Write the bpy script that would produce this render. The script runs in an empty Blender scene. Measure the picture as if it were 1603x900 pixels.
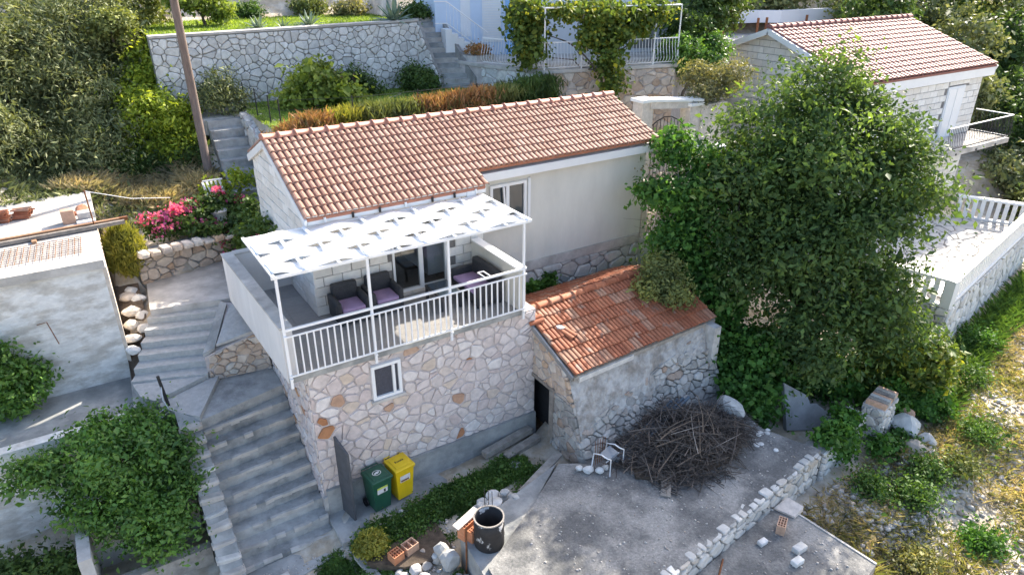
import bpy, bmesh, math, random
import numpy as np
from mathutils import Vector, Matrix
PI = math.pi
sc = bpy.context.scene
col = sc.collection
# ------------------------------------------------------------------ camera
cam = bpy.data.cameras.new('camera')
cam.sensor_width = 36.0
cam.lens = 1096.69 / 1603 * 36.0
cam.clip_start = 0.1
cam.clip_end = 2000
co = bpy.data.objects.new('camera', cam)
col.objects.link(co)
co.location = (-2.622, -12.476, 7.724)
co.rotation_euler = (PI / 2 - 0.446, 0, -0.567)
sc.camera = co
# ------------------------------------------------------------------ sky and sun
AZ, EL = math.radians(24), math.radians(33)
sdir = Vector((math.cos(EL) * math.cos(AZ), math.cos(EL) * math.sin(AZ), math.sin(EL)))
world = bpy.data.worlds.new('World')
sc.world = world
world.use_nodes = True
nt = world.node_tree
bg = nt.nodes['Background']
sky = nt.nodes.new('ShaderNodeTexSky')
sky.sky_type = 'NISHITA'
sky.sun_disc = False
sky.dust_density = 3.0
sky.air_density = 0.9
sky.sun_elevation = EL
sky.sun_rotation = math.atan2(sdir.x, sdir.y)
nt.links.new(sky.outputs[0], bg.inputs[0])
bg.inputs[1].default_value = 0.15
sun = bpy.data.lights.new('sun', 'SUN')
sun.energy = 3.9
sun.angle = math.radians(0.55)
sun.color = (1.0, 0.92, 0.79)
so = bpy.data.objects.new('sun', sun)
col.objects.link(so)
so.rotation_euler = sdir.to_track_quat('Z', 'Y').to_euler()
sc.view_settings.view_transform = 'Standard'
sc.view_settings.look = 'None'
sc.view_settings.gamma = 1
sc.view_settings.exposure = 1.62
CAM = np.array(co.location)

# ------------------------------------------------------------------ helpers
def mesh(name, V, F, mat, smooth=False):
    me = bpy.data.meshes.new(name)
    me.from_pydata([tuple(v) for v in V], [], F)
    me.materials.append(mat)
    if smooth:
        me.polygons.foreach_set('use_smooth', [True] * len(me.polygons))
    me.update()
    return me

def place(name, me, parent=None, world=True):
    o = bpy.data.objects.new(name, me)
    col.objects.link(o)
    if parent is not None:
        o.parent = parent
        if world and parent.type == 'EMPTY':
            o.matrix_parent_inverse = Matrix.Translation(-parent.location)
    return o

def mk(name, V, F, mat, parent=None, world=True, smooth=False):
    return place(name, mesh(name, V, F, mat, smooth), parent, world)

def tag(o, label, cat, group=None, kind=None):
    if label: o['label'] = label
    if cat: o['category'] = cat
    if group: o['group'] = group
    if kind: o['kind'] = kind
    return o

def T(name, label, cat, loc=(0, 0, 0), rz=0, group=None):
    o = bpy.data.objects.new(name, None)
    col.objects.link(o)
    o.location = loc
    o.rotation_euler = (0, 0, rz)
    o.empty_display_size = .2
    return tag(o, label, cat, group)

def dup(root, loc, rz, label, group=None, name=None):
    def rec(o, par):
        c = o.copy()
        col.objects.link(c)
        c.parent = par
        for ch in o.children:
            rec(ch, c)
        return c
    r = rec(root, None)
    r.location = loc
    r.rotation_euler = (0, 0, rz)
    r['label'] = label
    if group: r['group'] = group
    return r

ORD = ['first', 'second', 'third', 'fourth', 'fifth', 'sixth', 'seventh', 'eighth', 'ninth', 'tenth']

class MB:
    """collects shapes, then builds one mesh"""
    def __init__(s):
        s.V = []; s.F = []
    def add(s, V, F):
        n = len(s.V)
        s.V += [tuple(v) for v in V]
        s.F += [tuple(i + n for i in f) for f in F]
        return s
    def box(s, lo, hi):
        x0, y0, z0 = lo; x1, y1, z1 = hi
        return s.add([(x0,y0,z0),(x1,y0,z0),(x1,y1,z0),(x0,y1,z0),(x0,y0,z1),(x1,y0,z1),(x1,y1,z1),(x0,y1,z1)],
            [(3,2,1,0),(4,5,6,7),(0,1,5,4),(1,2,6,5),(2,3,7,6),(3,0,4,7)])
    def prism(s, poly, z0, z1):
        n = len(poly)
        z0 = z0 if hasattr(z0, '__len__') else [z0] * n
        z1 = z1 if hasattr(z1, '__len__') else [z1] * n
        V = [(p[0], p[1], z) for p, z in zip(poly, z0)] + [(p[0], p[1], z) for p, z in zip(poly, z1)]
        F = [tuple(range(n - 1, -1, -1)), tuple(range(n, 2 * n))]
        F += [(i, (i + 1) % n, n + (i + 1) % n, n + i) for i in range(n)]
        return s.add(V, F)
    def beam(s, a, b, w, h, up=(0, 0, 1)):
        """rectangular bar from a to b"""
        a, b = Vector(a), Vector(b)
        d = (b - a).normalized()
        r = d.cross(Vector(up))
        if r.length < 1e-4: r = d.cross(Vector((0, 1, 0)))
        r.normalize()
        u = r.cross(d)
        V = []
        for p in (a, b):
            for i, j in ((-1, -1), (1, -1), (1, 1), (-1, 1)):
                V.append(p + r * (i * w / 2) + u * (j * h / 2))
        return s.add(V, [(3,2,1,0),(4,5,6,7),(0,1,5,4),(1,2,6,5),(2,3,7,6),(3,0,4,7)])
    def tube(s, pts, r, n=6, cap=True):
        pts = [Vector(p) for p in pts]
        rr = r if hasattr(r, '__len__') else [r] * len(pts)
        V = []; F = []
        for i, p in enumerate(pts):
            d = (pts[min(i + 1, len(pts) - 1)] - pts[max(i - 1, 0)]).normalized()
            a = d.cross(Vector((0, 0, 1)))
            if a.length < .05: a = d.cross(Vector((0, 1, 0)))
            a.normalize()
            b = a.cross(d)
            for k in range(n):
                t = 2 * PI * k / n
                V.append(p + a * (rr[i] * math.cos(t)) + b * (rr[i] * math.sin(t)))
        for i in range(len(pts) - 1):
            for k in range(n):
                F.append((i*n + k, i*n + (k+1) % n, (i+1)*n + (k+1) % n, (i+1)*n + k))
        if cap:
            F.append(tuple(range(n)))
            F.append(tuple(range(len(pts)*n - 1, (len(pts)-1)*n - 1, -1)))
        return s.add(V, F)
    def build(s, name, mat, parent=None, world=True, smooth=False):
        return mk(name, s.V, s.F, mat, parent, world, smooth)
    def mesh(s, name, mat, smooth=False):
        return mesh(name, s.V, s.F, mat, smooth)

def rbox(name, lo, hi, b, mat, parent=None, world=True, seg=2):
    bm = bmesh.new()
    m = MB().box(lo, hi)
    vs = [bm.verts.new(v) for v in m.V]
    for f in m.F: bm.faces.new([vs[i] for i in f])
    bm.normal_update()
    bmesh.ops.bevel(bm, geom=bm.edges[:], offset=b, segments=seg, profile=.6, affect='EDGES')
    me = bpy.data.meshes.new(name)
    bm.to_mesh(me); bm.free()
    me.materials.append(mat)
    me.polygons.foreach_set('use_smooth', [True] * len(me.polygons))
    return place(name, me, parent, world)

def fastmesh(name, V, F, mat, parent=None, world=True):
    """numpy vertices (n,3) and faces (m,k) to a mesh object"""
    V = np.asarray(V, np.float32); F = np.asarray(F, np.int32)
    me = bpy.data.meshes.new(name)
    m, k = F.shape
    me.vertices.add(len(V)); me.vertices.foreach_set('co', V.ravel())
    me.loops.add(m * k); me.loops.foreach_set('vertex_index', F.ravel())
    me.polygons.add(m)
    me.polygons.foreach_set('loop_start', np.arange(0, m * k, k, dtype=np.int32))
    me.update(calc_edges=True)
    me.materials.append(mat)
    return place(name, me, parent, world)

# ------------------------------------------------------------------ materials
def N(nt, t, **kw):
    n = nt.nodes.new(t)
    for k, v in kw.items():
        setattr(n, k, v)
    return n

def ramp(nt, cols, inp):
    r = N(nt, 'ShaderNodeValToRGB')
    e = r.color_ramp.elements
    while len(e) > 1: e.remove(e[-1])
    for i, c in enumerate(cols):
        p = c[3] if len(c) > 3 else i / max(1, len(cols) - 1)
        el = e[0] if i == 0 else e.new(p)
        el.position = p
        el.color = (c[0], c[1], c[2], 1)
    nt.links.new(inp, r.inputs[0])
    return r.outputs[0]

def noise(nt, scale, detail=4, rough=.6, stretch=None, src=None):
    t = N(nt, 'ShaderNodeTexNoise')
    t.inputs['Scale'].default_value = scale
    t.inputs['Detail'].default_value = detail
    t.inputs['Roughness'].default_value = rough
    g = src or N(nt, 'ShaderNodeNewGeometry').outputs['Position']
    if stretch:
        m = N(nt, 'ShaderNodeMapping')
        m.inputs['Scale'].default_value = stretch
        nt.links.new(g, m.inputs[0]); g = m.outputs[0]
    nt.links.new(g, t.inputs['Vector'])
    return t.outputs[0]

def rnd(nt):
    oi = N(nt, 'ShaderNodeObjectInfo'); g = N(nt, 'ShaderNodeNewGeometry')
    a = N(nt, 'ShaderNodeMath', operation='ADD')
    nt.links.new(oi.outputs['Random'], a.inputs[0]); nt.links.new(g.outputs['Random Per Island'], a.inputs[1])
    f = N(nt, 'ShaderNodeMath', operation='FRACT')
    nt.links.new(a.outputs[0], f.inputs[0])
    return f.outputs[0]

def mixc(nt, fac, a, b, mode='MIX'):
    m = N(nt, 'ShaderNodeMix', data_type='RGBA', blend_type=mode)
    for sock, v in ((m.inputs[0], fac), (m.inputs[6], a), (m.inputs[7], b)):
        if hasattr(v, 'is_linked'): nt.links.new(v, sock)
        elif hasattr(v, '__len__'): sock.default_value = (*v[:3], 1)
        else: sock.default_value = v
    return m.outputs[2]

MATS = {}
def M(name, cols, rough=.85, vary=None, n1=(3, .25), n2=None, bump=None, spec=.3, metal=0, stretch=None, col2=None, contrast=(.45, .6)):
    """cols: one colour, or a list: ramp over a random value per piece; n1: (scale, amount) tone noise;
    col2 with n2=(scale): patches of a second colour; bump: (scale, strength)"""
    m = bpy.data.materials.new(name)
    m.use_nodes = True
    nt = m.node_tree
    b = nt.nodes['Principled BSDF']
    b.inputs['Roughness'].default_value = rough
    b.inputs['Specular IOR Level'].default_value = spec
    b.inputs['Metallic'].default_value = metal
    if hasattr(cols[0], '__len__'):
        c = ramp(nt, cols, rnd(nt))
    else:
        rgb = N(nt, 'ShaderNodeRGB'); rgb.outputs[0].default_value = (*cols, 1)
        c = rgb.outputs[0]
    if col2 is not None:
        nz = noise(nt, n2, 6, .65, stretch)
        mr = N(nt, 'ShaderNodeMapRange')
        mr.inputs[1].default_value, mr.inputs[2].default_value = contrast
        nt.links.new(nz, mr.inputs[0])
        c = mixc(nt, mr.outputs[0], c, col2)
    if n1:
        nz = noise(nt, n1[0], 6, .65, stretch)
        g = ramp(nt, [(1 - n1[1],) * 3 + (.3,), (1 + n1[1],) * 3 + (.7,)], nz)
        c = mixc(nt, 1.0, c, g, 'MULTIPLY')
    nt.links.new(c, b.inputs['Base Color'])
    if bump:
        nz = noise(nt, bump[0], 5, .7, stretch)
        bp = N(nt, 'ShaderNodeBump')
        bp.inputs['Strength'].default_value = bump[1]
        bp.inputs['Distance'].default_value = .03
        nt.links.new(nz, bp.inputs['Height'])
        nt.links.new(bp.outputs[0], b.inputs['Normal'])
    MATS[name] = m
    return m

def LEAF(name, cols, trans=.35, rough=.55, spec=.25, patch=1.2):
    m = bpy.data.materials.new(name)
    m.use_nodes = True
    nt = m.node_tree
    b = nt.nodes['Principled BSDF']
    b.inputs['Roughness'].default_value = rough
    b.inputs['Specular IOR Level'].default_value = spec
    c = ramp(nt, cols, rnd(nt))
    nz = noise(nt, patch, 3, .6)
    g = ramp(nt, [(.5, .55, .55, .32), (1.5, 1.4, 1.2, .68)], nz)
    c = mixc(nt, 1.0, c, g, 'MULTIPLY')
    nt.links.new(c, b.inputs['Base Color'])
    t = N(nt, 'ShaderNodeBsdfTranslucent')
    cc = mixc(nt, 1.0, c, (1.3, 1.25, .55), 'MULTIPLY')
    nt.links.new(cc, t.inputs[0])
    ms = N(nt, 'ShaderNodeMixShader')
    ms.inputs[0].default_value = trans
    nt.links.new(b.outputs[0], ms.inputs[1]); nt.links.new(t.outputs[0], ms.inputs[2])
    nt.links.new(ms.outputs[0], nt.nodes['Material Output'].inputs[0])
    return m

STONE_PALE = M('stone_pale', [(.56,.49,.46,0),(.66,.6,.57,.2),(.54,.45,.42,.38),(.7,.66,.63,.55),(.58,.48,.43,.72),(.66,.59,.56,.82),(.58,.48,.39,.95),(.38,.17,.08,.988),(.46,.29,.16,1)], bump=(9, .35), n1=(7, .18))
MORTAR = M('mortar', (.5,.45,.43), bump=(14, .5), n1=(4, .2))
STONE_GREY = M('stone_grey', [(.36,.36,.34),(.5,.49,.46),(.58,.57,.54),(.44,.43,.4),(.62,.6,.56),(.42,.37,.31)], bump=(8, .4), n1=(5, .22))
MORTAR_DARK = M('mortar_dark', (.27,.262,.245), bump=(12, .5), n1=(4, .3))
STONE_RUBBLE = M('stone_rubble', [(.26,.25,.235),(.38,.37,.345),(.46,.45,.42),(.32,.29,.26),(.5,.48,.45),(.34,.25,.19)], bump=(8, .6), n1=(7, .25))
STONE_WARM = M('stone_warm', [(.42,.32,.24),(.55,.46,.38),(.6,.55,.48),(.46,.4,.35),(.52,.36,.24),(.58,.5,.42)], bump=(8, .45), n1=(6, .22))
STONE_WHITE = M('stone_white', [(.6,.59,.56),(.7,.69,.66),(.52,.51,.49),(.66,.63,.58)], bump=(9, .4), n1=(6, .2))
BLOCK = M('block_white', [(.7,.68,.64),(.78,.76,.72),(.66,.63,.58),(.74,.71,.66)], bump=(10, .25), n1=(5, .1))
JOINT = M('joint', (.2,.19,.18))
RENDER_CREAM = M('render_cream', (.64,.62,.555), bump=(45, .25), n1=(1.6, .07), stretch=(1, 1, .35))
WHITE = M('white_paint', (.78,.78,.77), rough=.45, n1=(2, .04))
WHITEMETAL = M('white_metal', (.8,.8,.8), rough=.35, n1=None, spec=.5)
PARAPET = M('parapet_render', (.68,.66,.64), bump=(40, .25), n1=(2.2, .08), stretch=(1, 1, .3))
CONC = M('concrete', (.36,.36,.345), bump=(18, .35), n1=(2.2, .22), col2=(.24,.25,.245), n2=.9)
CONC_STAIR = M('concrete_stair', (.38,.38,.365), bump=(16, .45), n1=(3, .25), col2=(.2,.205,.2), n2=1.3, contrast=(.46,.66))
CONC_STEP = M('concrete_step', (.44,.435,.415), bump=(18, .5), n1=(9, .16))
CONC_PALE = M('concrete_pale', (.52,.49,.45), bump=(16, .35), n1=(2.5, .2), col2=(.4,.375,.34), n2=1.1)
CONC_STAIN = M('concrete_stained', (.3,.29,.27), bump=(16, .6), n1=(22, .3), col2=(.13,.13,.127), n2=.9, contrast=(.4,.58))
CONC_DARK = M('concrete_dark', (.27,.27,.27), bump=(15, .4), n1=(2, .25))
PLASTER_OLD = M('old_plaster', (.55,.54,.51), bump=(7, .6), n1=(3, .25), col2=(.38,.36,.33), n2=1.2)
PLASTER_GREY = M('grey_plaster', (.42,.41,.39), bump=(5, 1.0), n1=(6, .3), col2=(.27,.25,.225), n2=1.8, contrast=(.45,.6))
PLASTER_PATCH = M('patchy_plaster', (.74,.73,.7), bump=(6, .7), n1=(3.5, .18), col2=(.54,.51,.46), n2=1.4, stretch=(1, 1, 2.2))
TILE = M('roof_tile', [(.36,.205,.145),(.42,.255,.19),(.34,.185,.13),(.45,.285,.215),(.38,.22,.16),(.33,.185,.14)], rough=.65, spec=.2, n1=(6, .14), bump=(20, .1))
TILE_RIDGE = M('ridge_tile', [(.42,.18,.115),(.48,.22,.15)], rough=.5, n1=(5, .14))
TILE_OLD = M('roof_tile_old', [(.33,.115,.058),(.38,.145,.075),(.29,.095,.048),(.36,.13,.066),(.31,.105,.052),(.38,.22,.145),(.34,.12,.06)], rough=.7, n1=(5, .25), bump=(16, .2), col2=(.36,.28,.22), n2=2.2, contrast=(.58,.7))
TILE_RED = M('roof_tile_red', [(.27,.12,.1),(.33,.165,.14),(.29,.135,.115)], rough=.65, spec=.2, n1=(3, .15))
FLOORT = M('balcony_tile', [(.27,.26,.25),(.31,.3,.285),(.29,.275,.26)], rough=.55, n1=(6, .15), stretch=(1, 6, 1))
FABRIC = M('shade_fabric', (.8,.795,.78), rough=.9, n1=(20, .03))
RATTAN = M('dark_rattan', (.045,.047,.052), rough=.6, bump=(55, .5), n1=(30, .3))
CUSHION = M('lilac_cushion', (.36,.26,.42), rough=.95, n1=(10, .08), bump=(60, .15))
GLASS = M('window_glass', (.03,.045,.06), rough=.06, spec=.8, n1=None)
FLOOR_IN = M('interior_floor', (.1,.08,.065), rough=.6, n1=(8, .3), stretch=(1, 8, 1))
CURTAIN = M('dark_mesh_pane', (.055,.06,.08), rough=.4, n1=(30, .3), spec=.5)
WOOD_GREY = M('grey_wood', [(.26,.23,.2),(.33,.3,.26),(.22,.19,.165)], bump=(10, .4), n1=(6, .3), stretch=(1, 1, 1))
WOOD_BROWN = M('brown_wood', [(.3,.17,.1),(.36,.22,.13)], n1=(8, .25))
POLEWOOD = M('pole_wood', (.2,.15,.125), bump=(12, .4), n1=(5, .3), stretch=(6, 6, .6))
RUST = M('rust', (.2,.085,.04), n1=(12, .35), rough=.9)
BRICK = M('orange_brick', [(.5,.2,.1),(.56,.26,.14),(.48,.18,.085)], n1=(9, .2))
BRICK_PALE = M('pale_brick', (.55,.35,.24), n1=(9, .2))
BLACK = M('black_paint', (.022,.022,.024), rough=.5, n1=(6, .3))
BLACKWHITE = M('burnt_barrel', (.03,.028,.028), rough=.6, n1=(6, .3), col2=(.55,.53,.5), n2=3.2, contrast=(.6,.64))
ASH = M('ash', (.2,.21,.23), n1=(6, .4))
GREENBIN = M('green_plastic', (.018,.085,.05), rough=.42, spec=.5, n1=(4, .12))
YELLOWBIN = M('yellow_plastic', (.75,.5,.012), rough=.42, spec=.5, n1=(4, .08))
STICKER = M('sticker', (.68,.66,.64), rough=.5, n1=(20, .1))
LIME = M('sticker_lime', (.55,.65,.1), rough=.5, n1=None)
SCREEN = M('grey_panel', (.085,.088,.095), rough=.7, n1=(5, .2))
IRON = M('dark_iron', (.03,.03,.032), rough=.5, n1=None)
SHUTTER = M('white_shutter', (.74,.76,.78), rough=.5, n1=(2, .03))
PALEBLUE = M('pale_blue_wall', (.56,.66,.79), bump=(40, .1), n1=(1, .05))
BLUEWALL = M('blue_wall', (.28,.5,.78), n1=(2, .06))
WHITEWALL = M('white_wall', (.72,.74,.77), bump=(40, .1), n1=(1, .05))
TARP = M('blue_tarp', (.08,.26,.62), rough=.45, n1=(4, .2))
PVC = M('grey_pipe', (.16,.2,.24), rough=.4, n1=(3, .15))
SOIL = M('soil', (.1,.075,.055), n1=(6, .4), bump=(14, .6))
EARTH = M('earth', (.42,.35,.26), n1=(2.5, .3), bump=(7, .9), col2=(.5,.46,.39), n2=1.6)
ROCKS = M('rubble_stone', [(.4,.37,.33),(.52,.49,.45),(.34,.31,.28),(.56,.53,.5),(.44,.36,.29)], n1=(6, .25), bump=(8, .4))
PAVE = M('paving_stone', [(.5,.48,.45),(.56,.54,.5),(.46,.44,.41)], n1=(4, .12), bump=(10, .2))
BARK = M('bark', (.14,.11,.085), bump=(14, .7), n1=(6, .35), stretch=(3, 3, .7))
BARK_PALE = M('bark_pale', (.3,.27,.24), bump=(14, .5), n1=(6, .3))
TWIG = M('twig', [(.06,.05,.044),(.09,.076,.068),(.14,.12,.105),(.045,.037,.032)], n1=None)
TERRA = M('terracotta', (.5,.24,.14), n1=(5, .15))
ROPE = M('rope', (.6,.62,.66), n1=None)
PINKWHITE = M('pale_shard', (.62,.56,.5), n1=(8, .2))

L_OLIVE = LEAF('leaf_grey_green', [(.15,.19,.09),(.22,.25,.125),(.11,.145,.065),(.27,.29,.16),(.18,.215,.105)], trans=.25)
L_BRIGHT = LEAF('leaf_yellow_green', [(0.296,0.386,0.045),(0.432,0.500,0.069),(0.182,0.273,0.045),(0.341,0.432,0.057)], trans=.4)
L_DARK = LEAF('leaf_dark', [(0.069,0.121,0.035),(0.098,0.166,0.046),(0.054,0.098,0.029),(0.128,0.195,0.059)], trans=.3)
L_TREE = LEAF('leaf_tree', [(.065,.125,.042),(.095,.165,.054),(.05,.097,.033),(.125,.195,.06),(.082,.145,.05)], trans=.35)
L_IVY = LEAF('leaf_ivy', [(0.062,0.164,0.035),(0.094,0.218,0.047),(0.047,0.125,0.026),(0.125,0.258,0.055)], trans=.35)
L_LEMON = LEAF('leaf_lemon', [(0.095,0.212,0.043),(0.138,0.274,0.057),(0.069,0.152,0.034),(0.181,0.317,0.069)], trans=.3, spec=.4, rough=.42)
L_FIG = LEAF('leaf_fig', [(.19,.27,.06),(.26,.33,.09),(.15,.21,.045)], trans=.45)
L_BROOM = LEAF('leaf_broom', [(0.254,0.269,0.053),(0.344,0.329,0.075),(0.179,0.202,0.038)], trans=.35)
L_BROWN = LEAF('leaf_brown', [(0.374,0.196,0.102),(0.468,0.265,0.133),(0.281,0.149,0.078),(0.250,0.203,0.078)], trans=.25)
L_HEDGE = LEAF('leaf_hedge', [(0.152,0.193,0.072),(0.223,0.254,0.090),(0.113,0.142,0.052)], trans=.25)
L_PINK = LEAF('petal_pink', [(.66,.13,.36),(.74,.2,.46),(.6,.1,.3)], trans=.4)
L_DRY = LEAF('dry_grass', [(.4,.335,.21),(.48,.41,.28),(.32,.26,.16)], trans=.3)
LAWN = M('lawn', (.15,.22,.045), n1=(7, .35), bump=(20, .8))
L_GRASS = LEAF('grass', [(.2,.3,.06),(.26,.36,.08),(.15,.24,.045)], trans=.4)
L_WEED = LEAF('weed', [(0.078,0.156,0.040),(0.109,0.203,0.050),(0.062,0.118,0.031)], trans=.3)
L_LIGHTER = LEAF('leaf_lighter', [(.12,.2,.05),(.16,.25,.06),(.1,.17,.045)], trans=.4)
L_WEEDY = LEAF('weed_yellow', [(.2,.215,.085),(.27,.265,.12),(.14,.17,.06),(.33,.3,.16)], trans=.35)
L_AGAVE = LEAF('agave', [(.17,.24,.2),(.22,.29,.24)], trans=.1, rough=.5)
L_VINE = LEAF('leaf_vine', [(0.108,0.168,0.042),(0.156,0.228,0.054),(0.072,0.120,0.030),(0.300,0.312,0.048)], trans=.4)
L_PALE = LEAF('leaf_pale', [(.2,.2,.1),(.26,.25,.14),(.14,.15,.07)], trans=.3)
# ------------------------------------------------------------------ cells: stones, blocks, paving
def clip(poly, a, b, c):
    out = []
    n = len(poly)
    for i in range(n):
        p, q = poly[i], poly[(i + 1) % n]
        dp, dq = a*p[0] + b*p[1] - c, a*q[0] + b*q[1] - c
        if dp <= 0: out.append(p)
        if (dp < 0 < dq) or (dq < 0 < dp):
            t = dp / (dp - dq)
            out.append((p[0] + t*(q[0]-p[0]), p[1] + t*(q[1]-p[1])))
    return out

def area(p):
    return abs(sum(p[i][0]*p[(i+1) % len(p)][1] - p[(i+1) % len(p)][0]*p[i][1] for i in range(len(p)))) / 2

def hole_clip(p, c, holes, g):
    for (x0, y0, x1, y1) in holes:
        d = [(x0 - c[0], (1, 0, x0 - g)), (c[0] - x1, (-1, 0, -x1 - g)), (y0 - c[1], (0, 1, y0 - g)), (c[1] - y1, (0, -1, -y1 - g))]
        m = max(d, key=lambda q: q[0])
        if m[0] <= 0: return []
        xs = [q[0] for q in p]; ys = [q[1] for q in p]
        if max(xs) > x0 and min(xs) < x1 and max(ys) > y0 and min(ys) < y1:
            p = clip(p, *m[1])
            if len(p) < 3: return []
    return p

def cells(poly, size, joint, rng, aspect=1.0, jit=.8, holes=(), vary=.38):
    """irregular Voronoi cells inside a convex polygon"""
    xs = [p[0] for p in poly]; ys = [p[1] for p in poly]
    sx, sy = size * aspect, size
    pts = []
    r = 0
    y = min(ys) - sy
    while y < max(ys) + sy:
        x = min(xs) - sx + (sx / 2 if r % 2 else 0)
        while x < max(xs) + sx:
            if rng.random() > .12:
                pts.append((x + rng.uniform(-.5, .5) * sx * jit, y + rng.uniform(-.5, .5) * sy * jit))
            x += sx
        y += sy * .88; r += 1
    P = np.array(pts)
    Wt = [rng.uniform(-1, 1) * vary * size * size for _ in pts]
    out = []
    for i, p in enumerate(pts):
        d = P - P[i]
        dd = (d[:, 0] / aspect) ** 2 + d[:, 1] ** 2
        nb = np.argsort(dd)[1:16]
        c = list(poly)
        for j in nb:
            a, b = (P[j][0] - p[0]) / aspect ** 2, P[j][1] - p[1]
            l = math.hypot(a, b)
            mx, my = (P[j][0] + p[0]) / 2, (P[j][1] + p[1]) / 2
            c = clip(c, a / l, b / l, (a*mx + b*my) / l - joint / 2 * rng.uniform(.4, 1.9) + (Wt[i] - Wt[j]) / (2 * l))
            if len(c) < 3: break
        if len(c) >= 3 and holes:
            cen = (sum(q[0] for q in c) / len(c), sum(q[1] for q in c) / len(c))
            c = hole_clip(c, cen, holes, joint / 2)
        if len(c) >= 3 and area(c) > .07 * size * size * aspect:
            out.append(c)
    return out

def bond(poly, w, h, joint, rng, holes=(), u0=0):
    """running-bond blocks clipped to a convex polygon"""
    xs = [p[0] for p in poly]; ys = [p[1] for p in poly]
    out = []
    y = min(ys); r = 0
    while y < max(ys) - .02:
        x = min(xs) - w * (.5 if r % 2 else 0) + u0
        while x < max(xs):
            ww = w
            c = [(x + joint/2, y + joint/2), (x + ww - joint/2, y + joint/2), (x + ww - joint/2, y + h - joint/2), (x + joint/2, y + h - joint/2)]
            n = len(poly)
            ccw = sum(poly[i][0]*poly[(i+1) % n][1] - poly[(i+1) % n][0]*poly[i][1] for i in range(n)) > 0
            for i in range(n):
                p, q = poly[i], poly[(i + 1) % n]
                a, b = (q[1]-p[1], -(q[0]-p[0])) if ccw else (-(q[1]-p[1]), q[0]-p[0])
                c = clip(c, a, b, a*p[0] + b*p[1])
                if len(c) < 3: break
            if len(c) >= 3 and holes:
                cen = (sum(q[0] for q in c) / len(c), sum(q[1] for q in c) / len(c))
                c = hole_clip(c, cen, holes, joint / 2)
            if len(c) >= 3 and area(c) > .004: out.append(c)
            x += ww
        y += h; r += 1
    return out

def soften(p, k=.2):
    q = []
    n = len(p)
    for i in range(n):
        a, b = p[i], p[(i + 1) % n]
        q.append((a[0]*(1-k) + b[0]*k, a[1]*(1-k) + b[1]*k))
        q.append((a[0]*k + b[0]*(1-k), a[1]*k + b[1]*(1-k)))
    return q

def piece(c, O, u, v, n, depth, rng, rnd_=True, rough=.5, inner=.82, back=.03):
    """one stone: vertices and faces"""
    if rnd_: c = soften(c, rng.uniform(.08, .24))
    k = len(c)
    cx = sum(p[0] for p in c) / k; cy = sum(p[1] for p in c) / k
    d = depth * (1 + rng.uniform(-rough, rough))
    tilt = (rng.uniform(-.1, .1) * rough, rng.uniform(-.1, .1) * rough)
    V = []
    for s, w in ((1, -back), (1, d * .55), (inner, d)):
        for p in c:
            x, y = cx + (p[0]-cx)*s, cy + (p[1]-cy)*s
            ww = w + ((p[0]-cx)*tilt[0] + (p[1]-cy)*tilt[1] if w > 0 else 0)
            V.append(O + u*x + v*y + n*ww)
    F = []
    for r in (0, 1):
        F += [(r*k + i, r*k + (i+1) % k, (r+1)*k + (i+1) % k, (r+1)*k + i) for i in range(k)]
    F.append(tuple(range(2*k, 3*k)))
    # outward orientation
    if (u.cross(v)).dot(n) < 0: F = [f[::-1] for f in F]
    return V, F

def lay(parent, name, cl, O, u, v, n, depth, mat, seed=0, rounded=True, rough=.5, limit=300, inner=.82):
    rng = random.Random(seed)
    O, u, v, n = Vector(O), Vector(u), Vector(v), Vector(n)
    items = []
    for c in cl:
        cc = O + u * (sum(p[0] for p in c) / len(c)) + v * (sum(p[1] for p in c) / len(c))
        items.append((-area(c) / ((cc - Vector(CAM)).length ** 2), c))
    items.sort(key=lambda q: q[0])
    rest = MB()
    for i, (_, c) in enumerate(items):
        V, F = piece(c, O, u, v, n, depth, rng, rounded, rough, inner)
        if i < limit:
            mk(name, V, F, mat, parent)
        else:
            rest.add(V, F)
    if rest.V:
        tag(rest.build(name + 's_far', mat, parent), None, None, kind='stuff')

X, Y, Z = Vector((1, 0, 0)), Vector((0, 1, 0)), Vector((0, 0, 1))
def stones(parent, O, u, poly, size, mat, n, seed, v=Z, depth=.035, joint=.03, aspect=1.15, holes=(), limit=300, jit=.8, rough=.5, name='stone', inner=.82):
    rng = random.Random(seed)
    lay(parent, name, cells(poly, size, joint, rng, aspect, jit, holes), O, u, v, n, depth, mat, seed, limit=limit, rough=rough, inner=inner)

def wall_seg(name, a, b, z0, z1a, z1b, th, core, parent=None):
    """straight wall from a to b (plan), base z0, top z1a to z1b, thickness behind the face (left of a>b)"""
    a, b = Vector((a[0], a[1], 0)), Vector((b[0], b[1], 0))
    u = (b - a).normalized(); nn = Vector((u.y, -u.x, 0))
    q = -nn * th
    poly = [a, b, b + q, a + q]
    return MB().prism([(p.x, p.y) for p in poly], z0, [z1a, z1b, z1b, z1a]).build(name, core, parent), u, nn, (b - a).length

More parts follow.
